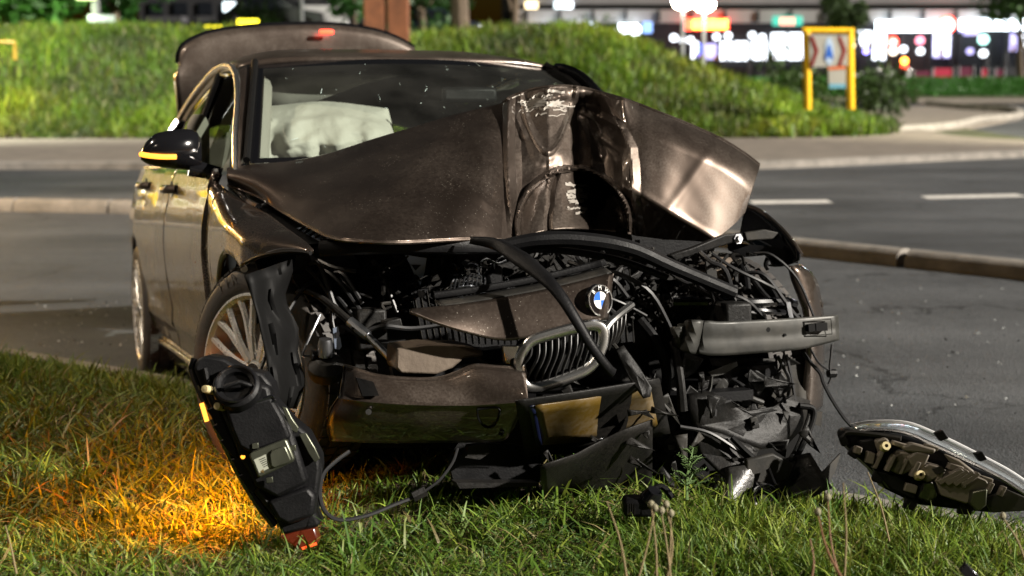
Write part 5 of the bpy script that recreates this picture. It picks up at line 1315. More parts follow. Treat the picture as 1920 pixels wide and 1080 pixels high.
# =================================================================== BACKGROUND
lamp_white = emit_mat('lamp_white', (1., .88, .66), 60)
sign_white = emit_mat('sign_white', (.80, .93, 1.), 5.5)
shop_white = emit_mat('shop_light', (.86, .92, 1.), 2.4)
shop_warm = emit_mat('shop_warm', (1., .82, .62), 3)
shop_blue = emit_mat('shop_blue', (.04, .10, 1.), 1.6)
shop_lilac = emit_mat('shop_lilac', (.55, .5, 1.), 1.1)
shop_red = emit_mat('shop_red', (1., .05, .02), 6)
shop_orange = emit_mat('shop_orange', (1., .30, .03), 9)
shop_green = emit_mat('shop_green', (.05, .5, .36), .9)
facade_m = mat('facade_panel', (.16, .155, .16), .8, var=.15, var_scale=.6)
facade_d = mat('facade_dark', (.012, .012, .014), .8)
facade_b = mat('balcony_dark', (.04, .04, .045), .8)
slab_m = mat('concrete_slab', (.26, .25, .25), .8, var=.12, var_scale=.5)
win_m = mat('dark_window', (.01, .012, .016), .15)
lit_m = emit_mat('lit_room', (1., .78, .42), 2.2)
lit2_m = emit_mat('lit_room_cool', (.8, .95, 1.), 1.8)
yellow_m = mat('yellow_paint', (.70, .40, .0), .45)
wpaint = mat('sign_face', (.32, .31, .29), .4)
red_pm = mat('sign_red', (.17, .01, .01), .4)
blue_pm = mat('sign_blue', (.02, .10, .45), .4)
pole_m = mat('galvanised', (.30, .31, .33), .5, .6)
corten = mat('rusted_steel', (.16, .055, .022), .85, var=.4, var_scale=3, bump=.3, bump_scale=8)

# ---- yellow framed chevron sign on the mound
SY = 27.0
def sgn(px, py, Y=SY): return G(px, py, Y=Y)
base = sgn(1553, 196); base[2] -= .25
sg = thing_at('chevron_sign', 'yellow framed roundabout sign with dark red chevrons and blue emblem on the grass', 'road sign', base)
for a, b in ((1512, 1514), (1593, 1595)):
    WB().tube([sgn(a, 56) , sgn(b, 205)], .075, 10).build('post', yellow_m, sg)
WB().tube([sgn(1505, 57), sgn(1601, 58)], .055, 10).build('crossbar', yellow_m, sg)
pl = WB().prism(np.array([sgn(a, b, SY - .09) for a, b in [(1517, 64), (1590, 66), (1589, 124), (1519, 126)]]), (0, .03, 0)).build('sign_panel', wpaint, sg)
for a in (1519, 1571):
    q_ = [(a, 68), (a + 6, 68), (a + 16, 95), (a + 6, 124), (a, 124), (a + 9, 95)]
    WB().prism(np.array([sgn(u, w, SY - .10) for u, w in q_]), (0, .008, 0)).build('chevron', red_pm, pl)
em = WB().prism(np.array([sgn(1555 + 8.5 * math.cos(t), 96 + 26 * math.sin(t), SY - .10) for t in np.linspace(0, 2 * PI, 24, endpoint=False)]), (0, .008, 0)).build('emblem', mat('emblem_pale', (.35, .45, .62), .4), pl)
WB().prism(np.array([sgn(a, b, SY - .105) for a, b in [(1546, 112), (1550, 96), (1553, 84), (1556, 84), (1560, 97), (1563, 112), (1555, 106)]]), (0, .004, 0)).build('emblem_mark', blue_pm, pl)
l2 = WB().prism(np.array([sgn(a, b, SY - .09) for a, b in [(1553, 124), (1586, 122), (1586, 165), (1555, 166)]]), (0, .03, 0)).build('lower_panel', wpaint, sg)
WB().prism(np.array([sgn(a, b, SY - .10) for a, b in [(1555, 157), (1586, 157), (1586, 165), (1555, 166)]]), (0, .008, 0)).build('panel_band', mat('band_blue', (.12, .30, .42), .4), l2)
WB().prism(np.array([sgn(a, b, SY - .10) for a, b in [(1553, 126), (1586, 124), (1586, 129), (1553, 131)]]), (0, .008, 0)).build('panel_band', mat('band_orange', (.6, .16, .06), .4), l2)
# small yellow frame at the far left
b2 = sgn(15, 110, 26.5); b2[2] -= .3
y2 = thing_at('yellow_frame', 'small yellow tubular frame on the grass at the left edge', 'sign frame', b2)
WB().tube([sgn(28, 112, 26.5), sgn(27, 80, 26.5), sgn(-30, 78, 26.5), sgn(-32, 112, 26.5)], .04, 8).build('tube_frame', mat('old_yellow', (.42, .26, .03), .5), y2)

# ---- rusted steel column, lamp poles, small poles
c0 = G(726, 95, Y=31)
ct = thing_at('steel_column', 'tall rusty brown steel column standing on the mound behind the boot lid', 'sculpture', (c0[0], 31, 1.2))
for a, b in ((684, 722), (728, 766)):
    P0 = [G(x, 110, Y=y) for x, y in ((a, 31), (b, 31))]
    WB().box(((P0[0][0] + P0[1][0]) / 2, 31.2, 3.2), (P0[1][0] - P0[0][0], .5, 5.2)).build('steel_plate', corten, ct, bevel=.02)
def lamp_globe(px, py, pyb, Y, label, lit=True, power=0):
    c = G(px, py, Y=Y); r = thing_at('globe_lamp', label, 'street lamp', (c[0], Y, .0), 'lit globe lamps before the shops')
    WB().tube([(c[0], Y, 0), (c[0], Y, c[2] - .25)], [.09, .06], 10).build('pole', pole_m, r)
    WB().lathe([(0, .36), (.2, .31), (.34, .15), (.38, 0), (.30, -.18), (.15, -.26), (0, -.28)], c, (0, 0, 1), 20).build('globe', lamp_white, r)
    WB().lathe([(.0, .42), (.12, .40), (.24, .33)], c, (0, 0, 1), 16).build('lamp_cap', pole_m, r)
lamp_globe(1281, 2, 110, 50, 'lit white globe lamp left of its twin above the red shop sign')
lamp_globe(1321, 7, 110, 52, 'lit white globe lamp with pale pole standing behind the red shop sign')
for px, Y, w, lab in ((183, 34, .10, 'pale grey pole with a small plate rising from the mound at the upper left'), (567, 40, .06, 'thin dark pole behind the boot lid')):
    pole_d = mat('pole_paint', (.10, .105, .11), .5); c = G(px, 95, Y=Y); r = thing_at('sign_pole', lab, 'pole', (c[0], Y, 1.0))
    WB().tube([(c[0], Y, 1.0), (c[0], Y, 5.5)], w, 10).build('pole', pole_d, r)
    if w > .08:
        q_ = G(190, 35, Y=Y - .12); WB().box(q_, (.62, .03, .16)).build('name_plate', mat('plate_grey', (.35, .4, .42), .4), r)
        q_ = G(163, 2, Y=Y - .1); WB().box(q_ + np.array([0, 0, .1]), (.42, .3, .14)).build('lamp_head', emit_mat('pole_lamp', (.75, 1., .35), 1.6), r)
        pld = bpy.data.lights.new('pole_light', 'POINT'); pld.energy = 18; pld.color = (.85, 1., .6); pld.shadow_soft_size = .15
        plo = bpy.data.objects.new('pole_light', pld); COL.objects.link(plo); plo.parent = r; plo.location = Vector(q_) + Vector((0, -.25, -.2)) - r.location
# lit yellow markers and lamps behind the boot lid
for px, py, w, h, lab in ((400, 53, 30, 9, 'bright yellow lit marker left above the boot lid edge'), (465, 42, 38, 11, 'yellow rectangular lit marker above the boot lid')):
    c = G(px, py, Y=42); r = thing_at('lit_marker', lab, 'marker', (c[0], 42, c[2] - .9), 'yellow lit markers beyond the mound')
    WB().box(c, (w * 42 / 2700, .1, h * 42 / 2700)).build('marker_face', emit_mat('marker_yellow', (1., .85, .02), 2.6), r)
    WB().box(c + np.array([0, .08, -.45]), (.12, .06, .9)).build('marker_post', pole_m, r)

# ---- dark apartment block at the left, white wall beside it
def bx(px0, px1, py0, py1, Y, d):
    a, b = G(px0, py0, Y=Y), G(px1, py1, Y=Y)
    return ((a[0] + b[0]) / 2, Y + d / 2, (a[2] + b[2]) / 2), (abs(b[0] - a[0]), d, abs(a[2] - b[2]))
a0 = G(440, 105, Y=70)
ab = thing_at('apartment_block', 'dark apartment block with balconies beyond the trees at the upper left', 'building', (a0[0], 70, 0))
c, s = bx(250, 690, -220, 120, 70, 12); WB().box(c, s).build('wall', facade_d, ab)
for i, px in enumerate(range(280, 680, 46)):
    for j, py in enumerate((-40, 4, 46)):
        c, s = bx(px, px + 26, py, py + 24, 69.9, .2)
        w_ = WB().box(c, s).build('window', win_m if (i * 3 + j * 5) % 7 else lit2_m, ab)
    if i % 2 == 0:
        for py in (30, 72):
            c, s = bx(px - 6, px + 60, py, py + 12, 68.6, 1.4); WB().box(c, s).build('balcony', facade_b, ab)
c, s = bx(540, 648, 10, 48, 60, 1); o = WB().box(c, s).build('white_hoarding', mat('white_hoarding', (.5, .5, .5), .7, var=.1), None); recentre(o, c); tag(o, 'pale grey wall panel beyond the boot lid left of the rusty column', 'wall panel')
# parked dark cars behind the mound
def far_car(px, py, Y, label, col, wpx=100):
    c = G(px, py, Y=Y); z = max(c[2], 0); r = thing_at('parked_car', label, 'car', (c[0], Y, z), 'cars parked beyond the mound')
    prof = [(-2.1, .25), (-2.15, .7), (-1.7, .85), (-1.1, 1.35), (.5, 1.38), (1.2, .92), (2.0, .78), (2.15, .3)]
    WB().prism(np.array([(c[0] + u, Y - .85, z + w) for u, w in prof]), (0, 1.7, 0)).build('body', mat('far_paint', col, .3, .5, coat=1.), r, bevel=.08)
    WB().prism(np.array([(c[0] + u, Y - .87, z + w) for u, w in [(-1.3, .9), (-1.0, 1.28), (.45, 1.3), (.95, .92)]]), (0, 1.74, 0)).build('window', win_m, r)
    for u in (-1.35, 1.35):
        for v in (-.8, .8): WB().lathe([(0, .1), (.2, .1), (.32, .06), (.32, -.1)], (c[0] + u, Y + v, z + .32), (0, -1, 0), 20).build('wheel', M['rubber'], r)
far_car(515, 62, 58, 'dark parked car beyond the mound above the boot lid', (.01, .01, .012))
far_car(810, 80, 60, 'dark blue parked car right of the rusty column', (.02, .03, .06))

# ---- long shopping building at the right
SB = 74.0
s0 = G(1500, 140, Y=SB)
sb = thing_at('shop_building', 'long dark building with lit shopfronts, fascia signs and a grey upper balcony band', 'building', (s0[0], SB, 0))
def sbx(px0, px1, py0, py1, dy, d, name, m, parent=None, bevel=0):
    c, s = bx(px0, px1, py0, py1, SB + dy, d); return WB().box(c, s).build(name, m, parent or sb, bevel=bevel)
sbx(940, 2200, -260, 148, 0, 14, 'wall', facade_d)
sbx(960, 2200, 18, 42, -1.4, 1.6, 'balcony_band', slab_m)
sbx(960, 2200, -14, 8, -1.0, 1.2, 'balcony_band', facade_m)
for i, px in enumerate(range(985, 2100, 62)):
    sbx(px, px + 5, 20, 40, -1.5, .2, 'balcony_post', facade_d)
    sbx(px + 12, px + 48, -52, -18, -.1, .2, 'window', lit_m if i in (0, 9) else win_m)
for a, b, m_ in ((985, 1008, lit_m), (1040, 1062, lit2_m), (1062, 1074, shop_white)): sbx(a, b, 2, 16, -1.3, .2, 'window', m_)
# lit signs on the fascia
for a, b, c_, d, m_, n in ((980, 1006, 49, 66, shop_warm, 'lit_sign'), (1008, 1083, 51, 70, sign_white, 'lit_sign'), (1099, 1118, 42, 67, sign_white, 'lit_sign'), (1156, 1201, 45, 66, sign_white, 'lit_sign'), (1206, 1223, 41, 62, emit_mat('sign_pale_blue', (.25, .45, 1.), 1.2), 'lit_sign'),
                           (1450, 1505, 30, 48, shop_green, 'lit_sign'), (1645, 1778, 39, 59, sign_white, 'lit_sign'), (1802, 1990, 36, 56, sign_white, 'lit_sign')):
    sbx(a, b, c_, d, -1.9, .3, n, m_, bevel=.06)
for k in range(7): sbx(1289 + k * 11, 1297 + k * 11, 37 + (k % 2), 54, -2.1, .2, 'sign_letter', shop_orange if k else shop_red)
sbx(1286, 1366, 35, 56, -1.9, .15, 'lit_sign', shop_red)
sbx(1463, 1490, 33, 47, -2.1, .1, 'sign_print', emit_mat('sign_salmon', (1., .35, .25), 1.5))
def disc(px, py, r, dy, name, m):
    c = G(px, py, Y=SB + dy); return WB().lathe([(0, 0), (r, 0), (r, .2)], c, (0, 1, 0), 24).build(name, m, sb)
disc(1776, 46, .42, -2.4, 'round_sign', shop_red); disc(1776, 47, .34, -2.5, 'sign_print', shop_white)
# shop windows
for a, b, c_, d, m_ in ((1296, 1308, 78, 110, shop_white), (1308, 1320, 82, 108, shop_blue), (1318, 1346, 82, 111, shop_lilac), (1348, 1402, 78, 113, shop_white), (1407, 1440, 76, 112, shop_white), (1440, 1512, 62, 112, shop_white), (1590, 1606, 62, 104, shop_warm),
                        (1608, 1664, 58, 88, shop_white), (1640, 1662, 62, 112, shop_white), (1745, 1782, 64, 108, shop_lilac), (1752, 1780, 62, 104, shop_white), (1800, 1836, 55, 66, shop_lilac), (1888, 1910, 62, 96, shop_lilac), (1910, 1990, 66, 92, shop_white)):
    fr_ = sbx(a, b, c_, d, -.25, .2, 'shop_window', m_)
    nb = max(1, int((b - a) / 26))
    for q_ in range(1, nb): sbx(a + (b - a) * q_ / nb - 1.4, a + (b - a) * q_ / nb + 1.4, c_, d, -.40, .12, 'mullion', facade_d)
    for q_ in range(nb * 2):                                # goods and posters standing in the window
        xx = rng.uniform(a + 1, b - 4); hh = rng.uniform(.15, .4) * (d - c_)
        sbx(xx, xx + rng.uniform(2, 5), d - hh, d, -.36, .05, 'display', [facade_d, red_pm, blue_pm, yellow_m, facade_m][rng.integers(0, 5)])
for a in (1292, 1346, 1404, 1440, 1510, 1606, 1664, 1690, 1742, 1786, 1798, 1850, 1886):
    sbx(a, a + 4, 60, 146, -.5, .3, 'pillar', facade_d)
for px, py, r, m_ in ((1264, 71, .22, shop_white), (1280, 75, .2, shop_white), (1295, 75, .2, shop_white), (1344, 69, .2, shop_white), (1366, 67, .2, shop_white), (1411, 66, .2, shop_white), (1430, 70, .2, shop_white), (1120, 75, .16, shop_white), (1140, 80, .18, shop_white), (1014, 79, .18, shop_warm),
                      (1675, 78, .3, shop_red), (1675, 80, .22, shop_white), (1676, 96, .22, shop_warm), (1695, 92, .2, shop_white), (1726, 76, .25, mat('pink_sign', (.5, .1, .15), emit=(1, .3, .4), emit_s=1.5)), (1727, 96, .2, shop_white), (1697, 114, .18, shop_orange), (1697, 124, .16, shop_red), (1625, 96, .16, emit_mat('violet_lamp', (.3, .25, 1.), 4)), (1845, 74, .3, emit_mat('mint_lamp', (.5, 1., .9), 2.)), (1845, 100, .22, shop_white), (1820, 96, .2, shop_lilac), (1030, 28, .16, shop_white), (1178, 33, .2, emit_mat('dim_lilac', (.7, .7, .9), 1.))):
    disc(px, py, r * .8, -1.0, 'shop_lamp', m_)
# pavement before the shops
st(MB().grid([[(x, y, .03) for x in np.linspace(2, 40, 8)] for y in (60, 74)]).build('shop_pavement', M['concrete'], sharp=0))
# terrace screens and parked scooters before the shops
red_s = mat('red_canvas', (.45, .02, .06), .8); mar = mat('maroon_canvas', (.12, .01, .04), .8)
for k, (a, b, c_, d, m_, lab) in enumerate(((1752, 1788, 105, 140, red_s, 'bright red terrace screen under the round sign'), (1715, 1748, 108, 138, mar, 'maroon terrace screen left of the bright red one'), (1800, 1826, 105, 142, mar, 'maroon terrace screen at the dark doorway'), (1842, 1854, 104, 138, red_s, 'narrow red terrace screen at the right'), (1868, 1884, 103, 136, mar, 'maroon terrace screen nearest the right edge'))):
    c, s = bx(a, b, c_, d, 70, .08); c = (c[0], c[1], s[2] / 2 + .05)
    r = thing_at('terrace_screen', lab, 'screen', (c[0], 70, .03), 'terrace screens before the shops')
    WB().box(c, (s[0], .06, s[2])).build('canvas', m_, r, bevel=.01)
    for sg_ in (-1, 1): WB().tube([(c[0] + sg_ * s[0] / 2, 70, .03), (c[0] + sg_ * s[0] / 2, 70, s[2] + .12)], .03, 8).build('post', pole_m, r)
for px, col, lab in ((1622, (.5, .5, .52), 'pale parked scooter nearest the yellow sign'), (1650, (.03, .03, .035), 'black parked scooter between two pale ones'), (1680, (.6, .6, .62), 'white parked scooter beside the shop entrance')):
    c = G(px, 140, Y=66); r = thing_at('scooter', lab, 'scooter', (c[0], 66, .03), 'scooters parked before the shops')
    m_ = mat('scooter_paint', col, .3, coat=1.)
    for u in (-.6, .6): WB().lathe([(.0, .06), (.18, .06), (.25, .03), (.25, -.03), (.18, -.06), (0, -.06)], (c[0] + u, 66, .28), (0, -1, 0), 18).build('wheel', M['rubber'], r)
    WB().prism(np.array([(c[0] + u, 65.85, w) for u, w in [(-.75, .35), (-.8, .75), (-.1, .8), (.05, .35), (.35, .32), (.5, .95), (.62, .95), (.6, .3)]]), (0, .3, 0)).build('body', m_, r, bevel=.04)
    WB().box((c[0] - .42, 66, .86), (.7, .28, .1)).build('seat', M['black'], r, bevel=.03)
    WB().tube([(c[0] + .5, 65.7, 1.05), (c[0] + .52, 66, 1.0), (c[0] + .5, 66.3, 1.05)], .025, 8).build('handlebar', M['black'], r)
    WB().lathe([(0, .05), (.08, .03), (.09, 0)], (c[0] + .62, 66, .92), (1, 0, 0), 12).build('headlight', M['chrome'], r)

# ---- trees and bushes: trunk, limbs and thousands of leaf faces each
def leaves(n, centres, radii, size, cols, r_):
    k = r_.integers(0, len(centres), n); u = r_.normal(size=(n, 3)); u /= np.linalg.norm(u, axis=1)[:, None]
    rr = r_.random(n) ** .45
    P = centres[k] + u * rr[:, None] * radii[k][:, None] * np.array([1, 1, .8])
    a = r_.normal(size=(n, 3)); a /= np.linalg.norm(a, axis=1)[:, None]; b = np.cross(a, r_.normal(size=(n, 3))); b /= np.linalg.norm(b, axis=1)[:, None] + 1e-9
    s = size * r_.uniform(.6, 1.4, n)[:, None]
    V = np.stack([P - a * s, P + b * s * .45, P + a * s, P - b * s * .45], 1).reshape(-1, 3)
    c = cols[k] * r_.uniform(.65, 1.35, n)[:, None]
    return V, np.arange(4 * n).reshape(n, 4), np.repeat(c, 4, 0)
def tree(x, y, z0, h, cr, n, col, label, seed, size=.16, trunk=.16, crown_base=.35, group='trees beyond the roundabout', name='tree', cat='tree', clusters=26):
    r_ = np.random.default_rng(seed)
    r = thing_at(name, label, cat, (x, y, z0), group)
    if trunk:
        tw = WB().tube([(x, y, z0), (x + r_.normal(0, .1), y, z0 + h * .3), (x + r_.normal(0, .15), y, z0 + h * .75)], [trunk * 1.3, trunk, trunk * .35], 10, 5).build('trunk', M['bark'], r)
        for k in range(5):
            a = r_.uniform(0, 6.28); b0 = z0 + h * r_.uniform(.25, .55)
            WB().tube([(x, y, b0), (x + math.cos(a) * cr * .4, y + math.sin(a) * cr * .4, b0 + h * .15), (x + math.cos(a) * cr * .75, y + math.sin(a) * cr * .75, b0 + h * .27)], [trunk * .5, trunk * .3, trunk * .12], 7, 4).build('limb', M['bark'], r)
    u = r_.normal(size=(clusters, 3)); u /= np.linalg.norm(u, axis=1)[:, None]
    cc = np.array([x, y, z0 + h * (crown_base + (1 - crown_base) / 2)]) + u * r_.random(clusters)[:, None] ** .4 * np.array([cr, cr, h * (1 - crown_base) / 2]) * .8
    cols = np.array(col) * r_.uniform(.6, 1.4, clusters)[:, None]
    V, Fq, c = leaves(n, cc, np.full(clusters, cr * .38) * r_.uniform(.7, 1.3, clusters), size, cols, r_)
    np_mesh('crown', V - np.array([x, y, z0]), Fq, M['leaf'], c, r)
def tx_(px, Y): return (px - 960) / 2700 * Y * 1.013
tree(tx_(60, 38), 38, .9, 6.0, 2.6, 5200, (.045, .16, .02), 'bright green leafy tree at the upper left edge', 1, trunk=.14, crown_base=.08)
tree(tx_(235, 41), 41, .9, 6.5, 2.0, 3600, (.035, .13, .022), 'bright green tree right of the pale pole', 2, trunk=.14, crown_base=.12)
tree(tx_(660, 48), 48, 1, 7, 1.2, 2200, (.03, .10, .018), 'slim green tree left of the rusty column', 3, trunk=.1, crown_base=.1)
tree(tx_(868, 44), 44, 1.2, 8.5, 2.6, 3600, (.025, .075, .015), 'dark tree with brown trunk standing right of the rusty column', 4, trunk=.26, crown_base=.24)
tree(tx_(800, 52), 52, .8, 6.5, 2.4, 3000, (.022, .065, .014), 'dark bushy tree behind the brown trunk', 5, trunk=.15, crown_base=.1)
tree(tx_(960, 54), 54, .8, 8, 1.8, 2600, (.022, .06, .012), 'dark tree left of the lit shop signs', 6, trunk=.15, crown_base=.25)
tree(tx_(1572, 60), 60, 0, 4.6, 1.15, 2200, (.05, .085, .03), 'pale green small tree behind the yellow sign', 7, trunk=.09, crown_base=.42, size=.14)
tree(tx_(1895, 58), 58, 0, 5.6, 2.0, 3000, (.05, .11, .03), 'pale green tree hanging in at the upper right corner', 8, trunk=.12, crown_base=.46)
tree(tx_(1640, 33), 33, .1, 1.15, 1.2, 1600, (.03, .055, .014), 'low dark green bush right behind the yellow sign', 9, trunk=0, crown_base=.0, name='bush', cat='bush', size=.07, group='bushes on the mound')
tree(tx_(1475, 33), 33, .3, 1.25, 1.3, 1600, (.035, .07, .012), 'low green bush left behind the yellow sign', 10, trunk=0, crown_base=.0, name='bush', cat='bush', size=.07, group='bushes on the mound')
tree(tx_(470, 46), 46, .8, 2.6, 1.6, 1800, (.03, .075, .015), 'rounded green bush beyond the boot lid', 11, trunk=0, crown_base=.0, name='bush', cat='bush', size=.1, group='bushes on the mound')
tree(tx_(1090, 36), 36, 1.2, 1.2, 1.4, 1400, (.03, .07, .012), 'low green bush on the crest below the white shop signs', 12, trunk=0, crown_base=.0, name='bush', cat='bush', size=.08, group='bushes on the mound')

# =================================================================== GRASS
def blades(n, P, h, w, lean, cols, r_, curl=1.0):
    """n curved blades of three faces each: base points P, heights h, widths w, lean (fraction of height), colours"""
    a = r_.uniform(0, 2 * PI, n); d = np.stack([np.cos(a), np.sin(a), np.zeros(n)], 1)
    b = r_.uniform(0, 2 * PI, n); sd = np.stack([np.cos(b), np.sin(b), np.zeros(n)], 1)
    V = np.zeros((n, 7, 3)); up = np.array([0, 0, 1.])
    for i, (t, ww) in enumerate(((0, .8), (.4, 1.), (.75, .7))):
        c = P + d * (lean * h * t ** 1.8)[:, None] + up * (h * (t - curl * .35 * lean * t * t))[:, None]
        V[:, 2 * i] = c - sd * (w * ww / 2)[:, None]; V[:, 2 * i + 1] = c + sd * (w * ww / 2)[:, None]
    V[:, 6] = P + d * (lean * h)[:, None] + up * (h * (1 - curl * .35 * lean))[:, None]
    base = (np.arange(n) * 7)[:, None]
    T = np.array([[0, 1, 3], [0, 3, 2], [2, 3, 5], [2, 5, 4], [4, 5, 6]])
    Fq = (base[:, :, None] + T[None]).reshape(-1, 3)
    c = np.repeat(cols, 7, 0).reshape(n, 7, 3)
    return V.reshape(-1, 3), Fq, c.reshape(-1, 3)
def verge_points(n, r_, near=2.6, far=7.0):
    y = near + (far - near) * r_.random(n) ** 1.15
    x = y * r_.uniform(-.42, .42, n)
    return x, y
gr_ = np.random.default_rng(11)
PAL = np.array([[.055, .11, .010], [.10, .165, .013], [.17, .22, .024], [.10, .11, .015], [.12, .14, .035], [.17, .14, .055]])
def pick(n, x, y, r_, straw=.1):
    f = lump(x, y, 2.3, 31); k = np.clip(r_.normal(1.4 + 1.1 * f, 1.0, n), 0, 3.99).astype(int)
    dry = r_.random(n) < straw * (1 + 1.2 * lump(x, y, 3.5, 33)); k = np.where(dry, r_.integers(4, 6, n), k)
    return PAL[k] * r_.uniform(.7, 1.35, (n, 1))
Vs, Fs, Cs, off = [], [], [], 0
def push(V, Fq, c):
    global off
    Vs.append(V); Fs.append(Fq + off); Cs.append(c); off += len(V)
def inside_car(x, y, zmin=None):
    p = (np.stack([x, y, np.full_like(x, .25)], 1) - TCW) @ RCW
    return (p[:, 0] > -4) & (p[:, 0] < .55) & (abs(p[:, 1]) < .78)
def field(n, hm, hs, wm, lean, straw, near=2.6, far=7.0, thin=None, edge=.02):
    x, y = verge_points(n, gr_, near, far); s = verge_s(x, y)
    k = (s > edge + .10 * gr_.random(n)) & ~(inside_car(x, y) & (gr_.random(n) < .7))
    if thin is not None: k &= thin(x, y)
    x, y = x[k], y[k]; m = len(x)
    h = np.clip(gr_.normal(hm, hs, m), .012, None) * (1 + .45 * lump(x, y, 2.6, 41)); h = np.clip(h, .010, .4)
    P = np.stack([x, y, verge_z(x, y) - .006], 1)
    push(*blades(m, P, h, np.full(m, wm) * gr_.uniform(.6, 1.4, m), np.clip(gr_.normal(lean, .3, m), .05, 1.6), pick(m, x, y, gr_, straw), gr_))
field(105000, .042, .022, .0062, .95, .14, thin=lambda x, y: gr_.random(len(x)) < np.clip(.78 + .55 * lump(x, y, 3.0, 91), .12, 1))
field(36000, .075, .030, .0066, .85, .12)
# matted straw lying flat
x, y = verge_points(26000, gr_); k = verge_s(x, y) > .1; x, y = x[k], y[k]; m = len(x)
push(*blades(m, np.stack([x, y, verge_z(x, y) + gr_.uniform(0, .02, m)], 1), np.full(m, .03), np.full(m, .0028), gr_.uniform(1.2, 2.2, m), np.array([.15, .115, .05]) * gr_.uniform(.4, 1.4, (m, 1)), gr_, curl=.9))
# taller tussocks: right foreground, left edge by the road, a few single tufts
def tuft(px, py, n, hh, spread, colr=None, lean=.45, w=.0048):
    c = G(px, py, Z=.28); x = c[0] + gr_.normal(0, spread, n); y = c[1] + gr_.normal(0, spread, n)
    P = np.stack([x, y, verge_z(x, y) - .005], 1); h = hh * gr_.uniform(.5, 1.2, n)
    col = pick(n, x, y, gr_, .05) if colr is None else np.array(colr) * gr_.uniform(.7, 1.3, (n, 1))
    push(*blades(n, P, h, np.full(n, w) * gr_.uniform(.7, 1.3, n), np.clip(gr_.normal(lean, .25, n), .05, 1.2), col, gr_))
for k in range(150):
    px, py = gr_.uniform(1180, 1920), gr_.uniform(985, 1110); tuft(px, py, 34, gr_.uniform(.065, .13), .045, None, .6)
for k in range(50):
    px, py = gr_.uniform(1500, 1950), gr_.uniform(900, 985); tuft(px, py, 26, gr_.uniform(.06, .12), .045)
for k in range(60):
    px, py = gr_.uniform(-30, 360), gr_.uniform(662, 725); tuft(px, py, 40, gr_.uniform(.06, .13), .07, None, .6)
for k in range(90):
    px, py = gr_.uniform(-30, 1150), gr_.uniform(940, 1110); tuft(px, py, 18, gr_.uniform(.05, .11), .04, None, .7)
for px, py in ((140, 905), (160, 915), (990, 960), (1040, 930), (690, 1040), (660, 1060), (1560, 960), (1090, 900)): tuft(px, py, 8, .17, .02, (.075, .16, .02), .6, .006)
for k in range(40): tuft(gr_.uniform(380, 1500), gr_.uniform(900, 950), 20, gr_.uniform(.05, .1), .05)
# low feathery rosettes (yarrow) between the blades
n = 1500; x, y = verge_points(n, gr_, 2.6, 6); k = verge_s(x, y) > .15; x, y = x[k], y[k]
P0 = np.stack([x, y, verge_z(x, y)], 1); lp = []; lc = []
for p in P0:
    a = gr_.uniform(0, 6.28); L = gr_.uniform(.035, .075); d = np.array([math.cos(a), math.sin(a), gr_.uniform(.3, .9)]); d /= np.linalg.norm(d); s = np.array([-math.sin(a), math.cos(a), 0])
    for t in np.linspace(.15, 1, 9):
        c = p + d * L * t + np.array([0, 0, -.012 * t * t])
        wv = L * .22 * math.sin(PI * min(.92, t))
        for sg_ in (-1, 1):
            lp.append([c, c + d * .003, c + s * sg_ * wv + d * .006 + np.array([0, 0, .003])]); 
    lc.append(np.array([.04, .085, .02]) * gr_.uniform(.7, 1.5))
# clover-like small round leaves on short stems
n = 9000; x, y = verge_points(n, gr_, 2.6, 6); k = (verge_s(x, y) > .15) & (lump(x, y, 3.1, 77) > -.1); x, y = x[k], y[k]
cp, cc = [], []
for xx, yy in zip(x, y):
    c = np.array([xx, yy, float(verge_z(xx, yy)) + gr_.uniform(.012, .04)]); a0 = gr_.uniform(0, 6.28); r_l = gr_.uniform(.005, .010); tl = gr_.normal(0, .35, 2)
    for q_ in range(3):
        a = a0 + q_ * 2.09; d = np.array([math.cos(a), math.sin(a), tl[0] * math.cos(a) + tl[1] * math.sin(a)]); s = np.array([-math.sin(a), math.cos(a), 0])
        cp.append([c, c + d * r_l * .9 + s * r_l * .6, c + d * r_l * 1.6]); cp.append([c, c + d * r_l * 1.6, c + d * r_l * .9 - s * r_l * .6])
    cc.append(np.array([.045, .10, .02]) * gr_.uniform(.6, 1.5))
Vc = np.array(cp).reshape(-1, 3); push(Vc, np.arange(len(Vc)).reshape(-1, 3), np.repeat(np.array(cc), 18, 0))
V = np.array(lp).reshape(-1, 3); push(V, np.arange(len(V)).reshape(-1, 3), np.repeat(np.array(lc), 18 * 3, 0))
g1 = np_mesh('verge_grass', np.concatenate(Vs), np.concatenate(Fs), M['grass'], np.concatenate(Cs))
tag(g1, 'rough green grass of the verge with straw and taller tufts in the foreground', 'grass', kind='stuff')

# mound grass: longer, rank, in clumps
Vs, Fs, Cs, off = [], [], [], 0
n = 120000
y = 24.4 + 22 * gr_.random(n) ** 1.7; x = y * gr_.uniform(-.40, .40, n); z = mound_z(x, y)
k = (z > .07) & (x < 9.1); x, y, z = x[k], y[k], z[k]; m = len(x)
f = lump(x, y, 1.6, 51); g_ = lump(x, y, .55, 52) * 1.2 + .5 * lump(x, y, 2.4, 53)
h = np.clip(.21 + .16 * f + .07 * gr_.normal(size=m), .04, .75) * smoothstep(24.4, 26.0, y) + .05
col = PAL[np.clip(gr_.normal(1.3 + 1.2 * g_, .9, m), 0, 3.99).astype(int)] * np.array([1.12, 1.12, .8]) * gr_.uniform(.55, 1.4, (m, 1)) * np.clip(1 + .95 * f[:, None], .25, 1.9) * np.where(g_[:, None] > .35, np.array([1.25, 1.1, .9]), 1.0)
edge_ = (y < 25.2 + .5 * g_) & (gr_.random(m) < .75); col[edge_] = np.array([.075, .062, .03]) * gr_.uniform(.5, 1.4, (edge_.sum(), 1))
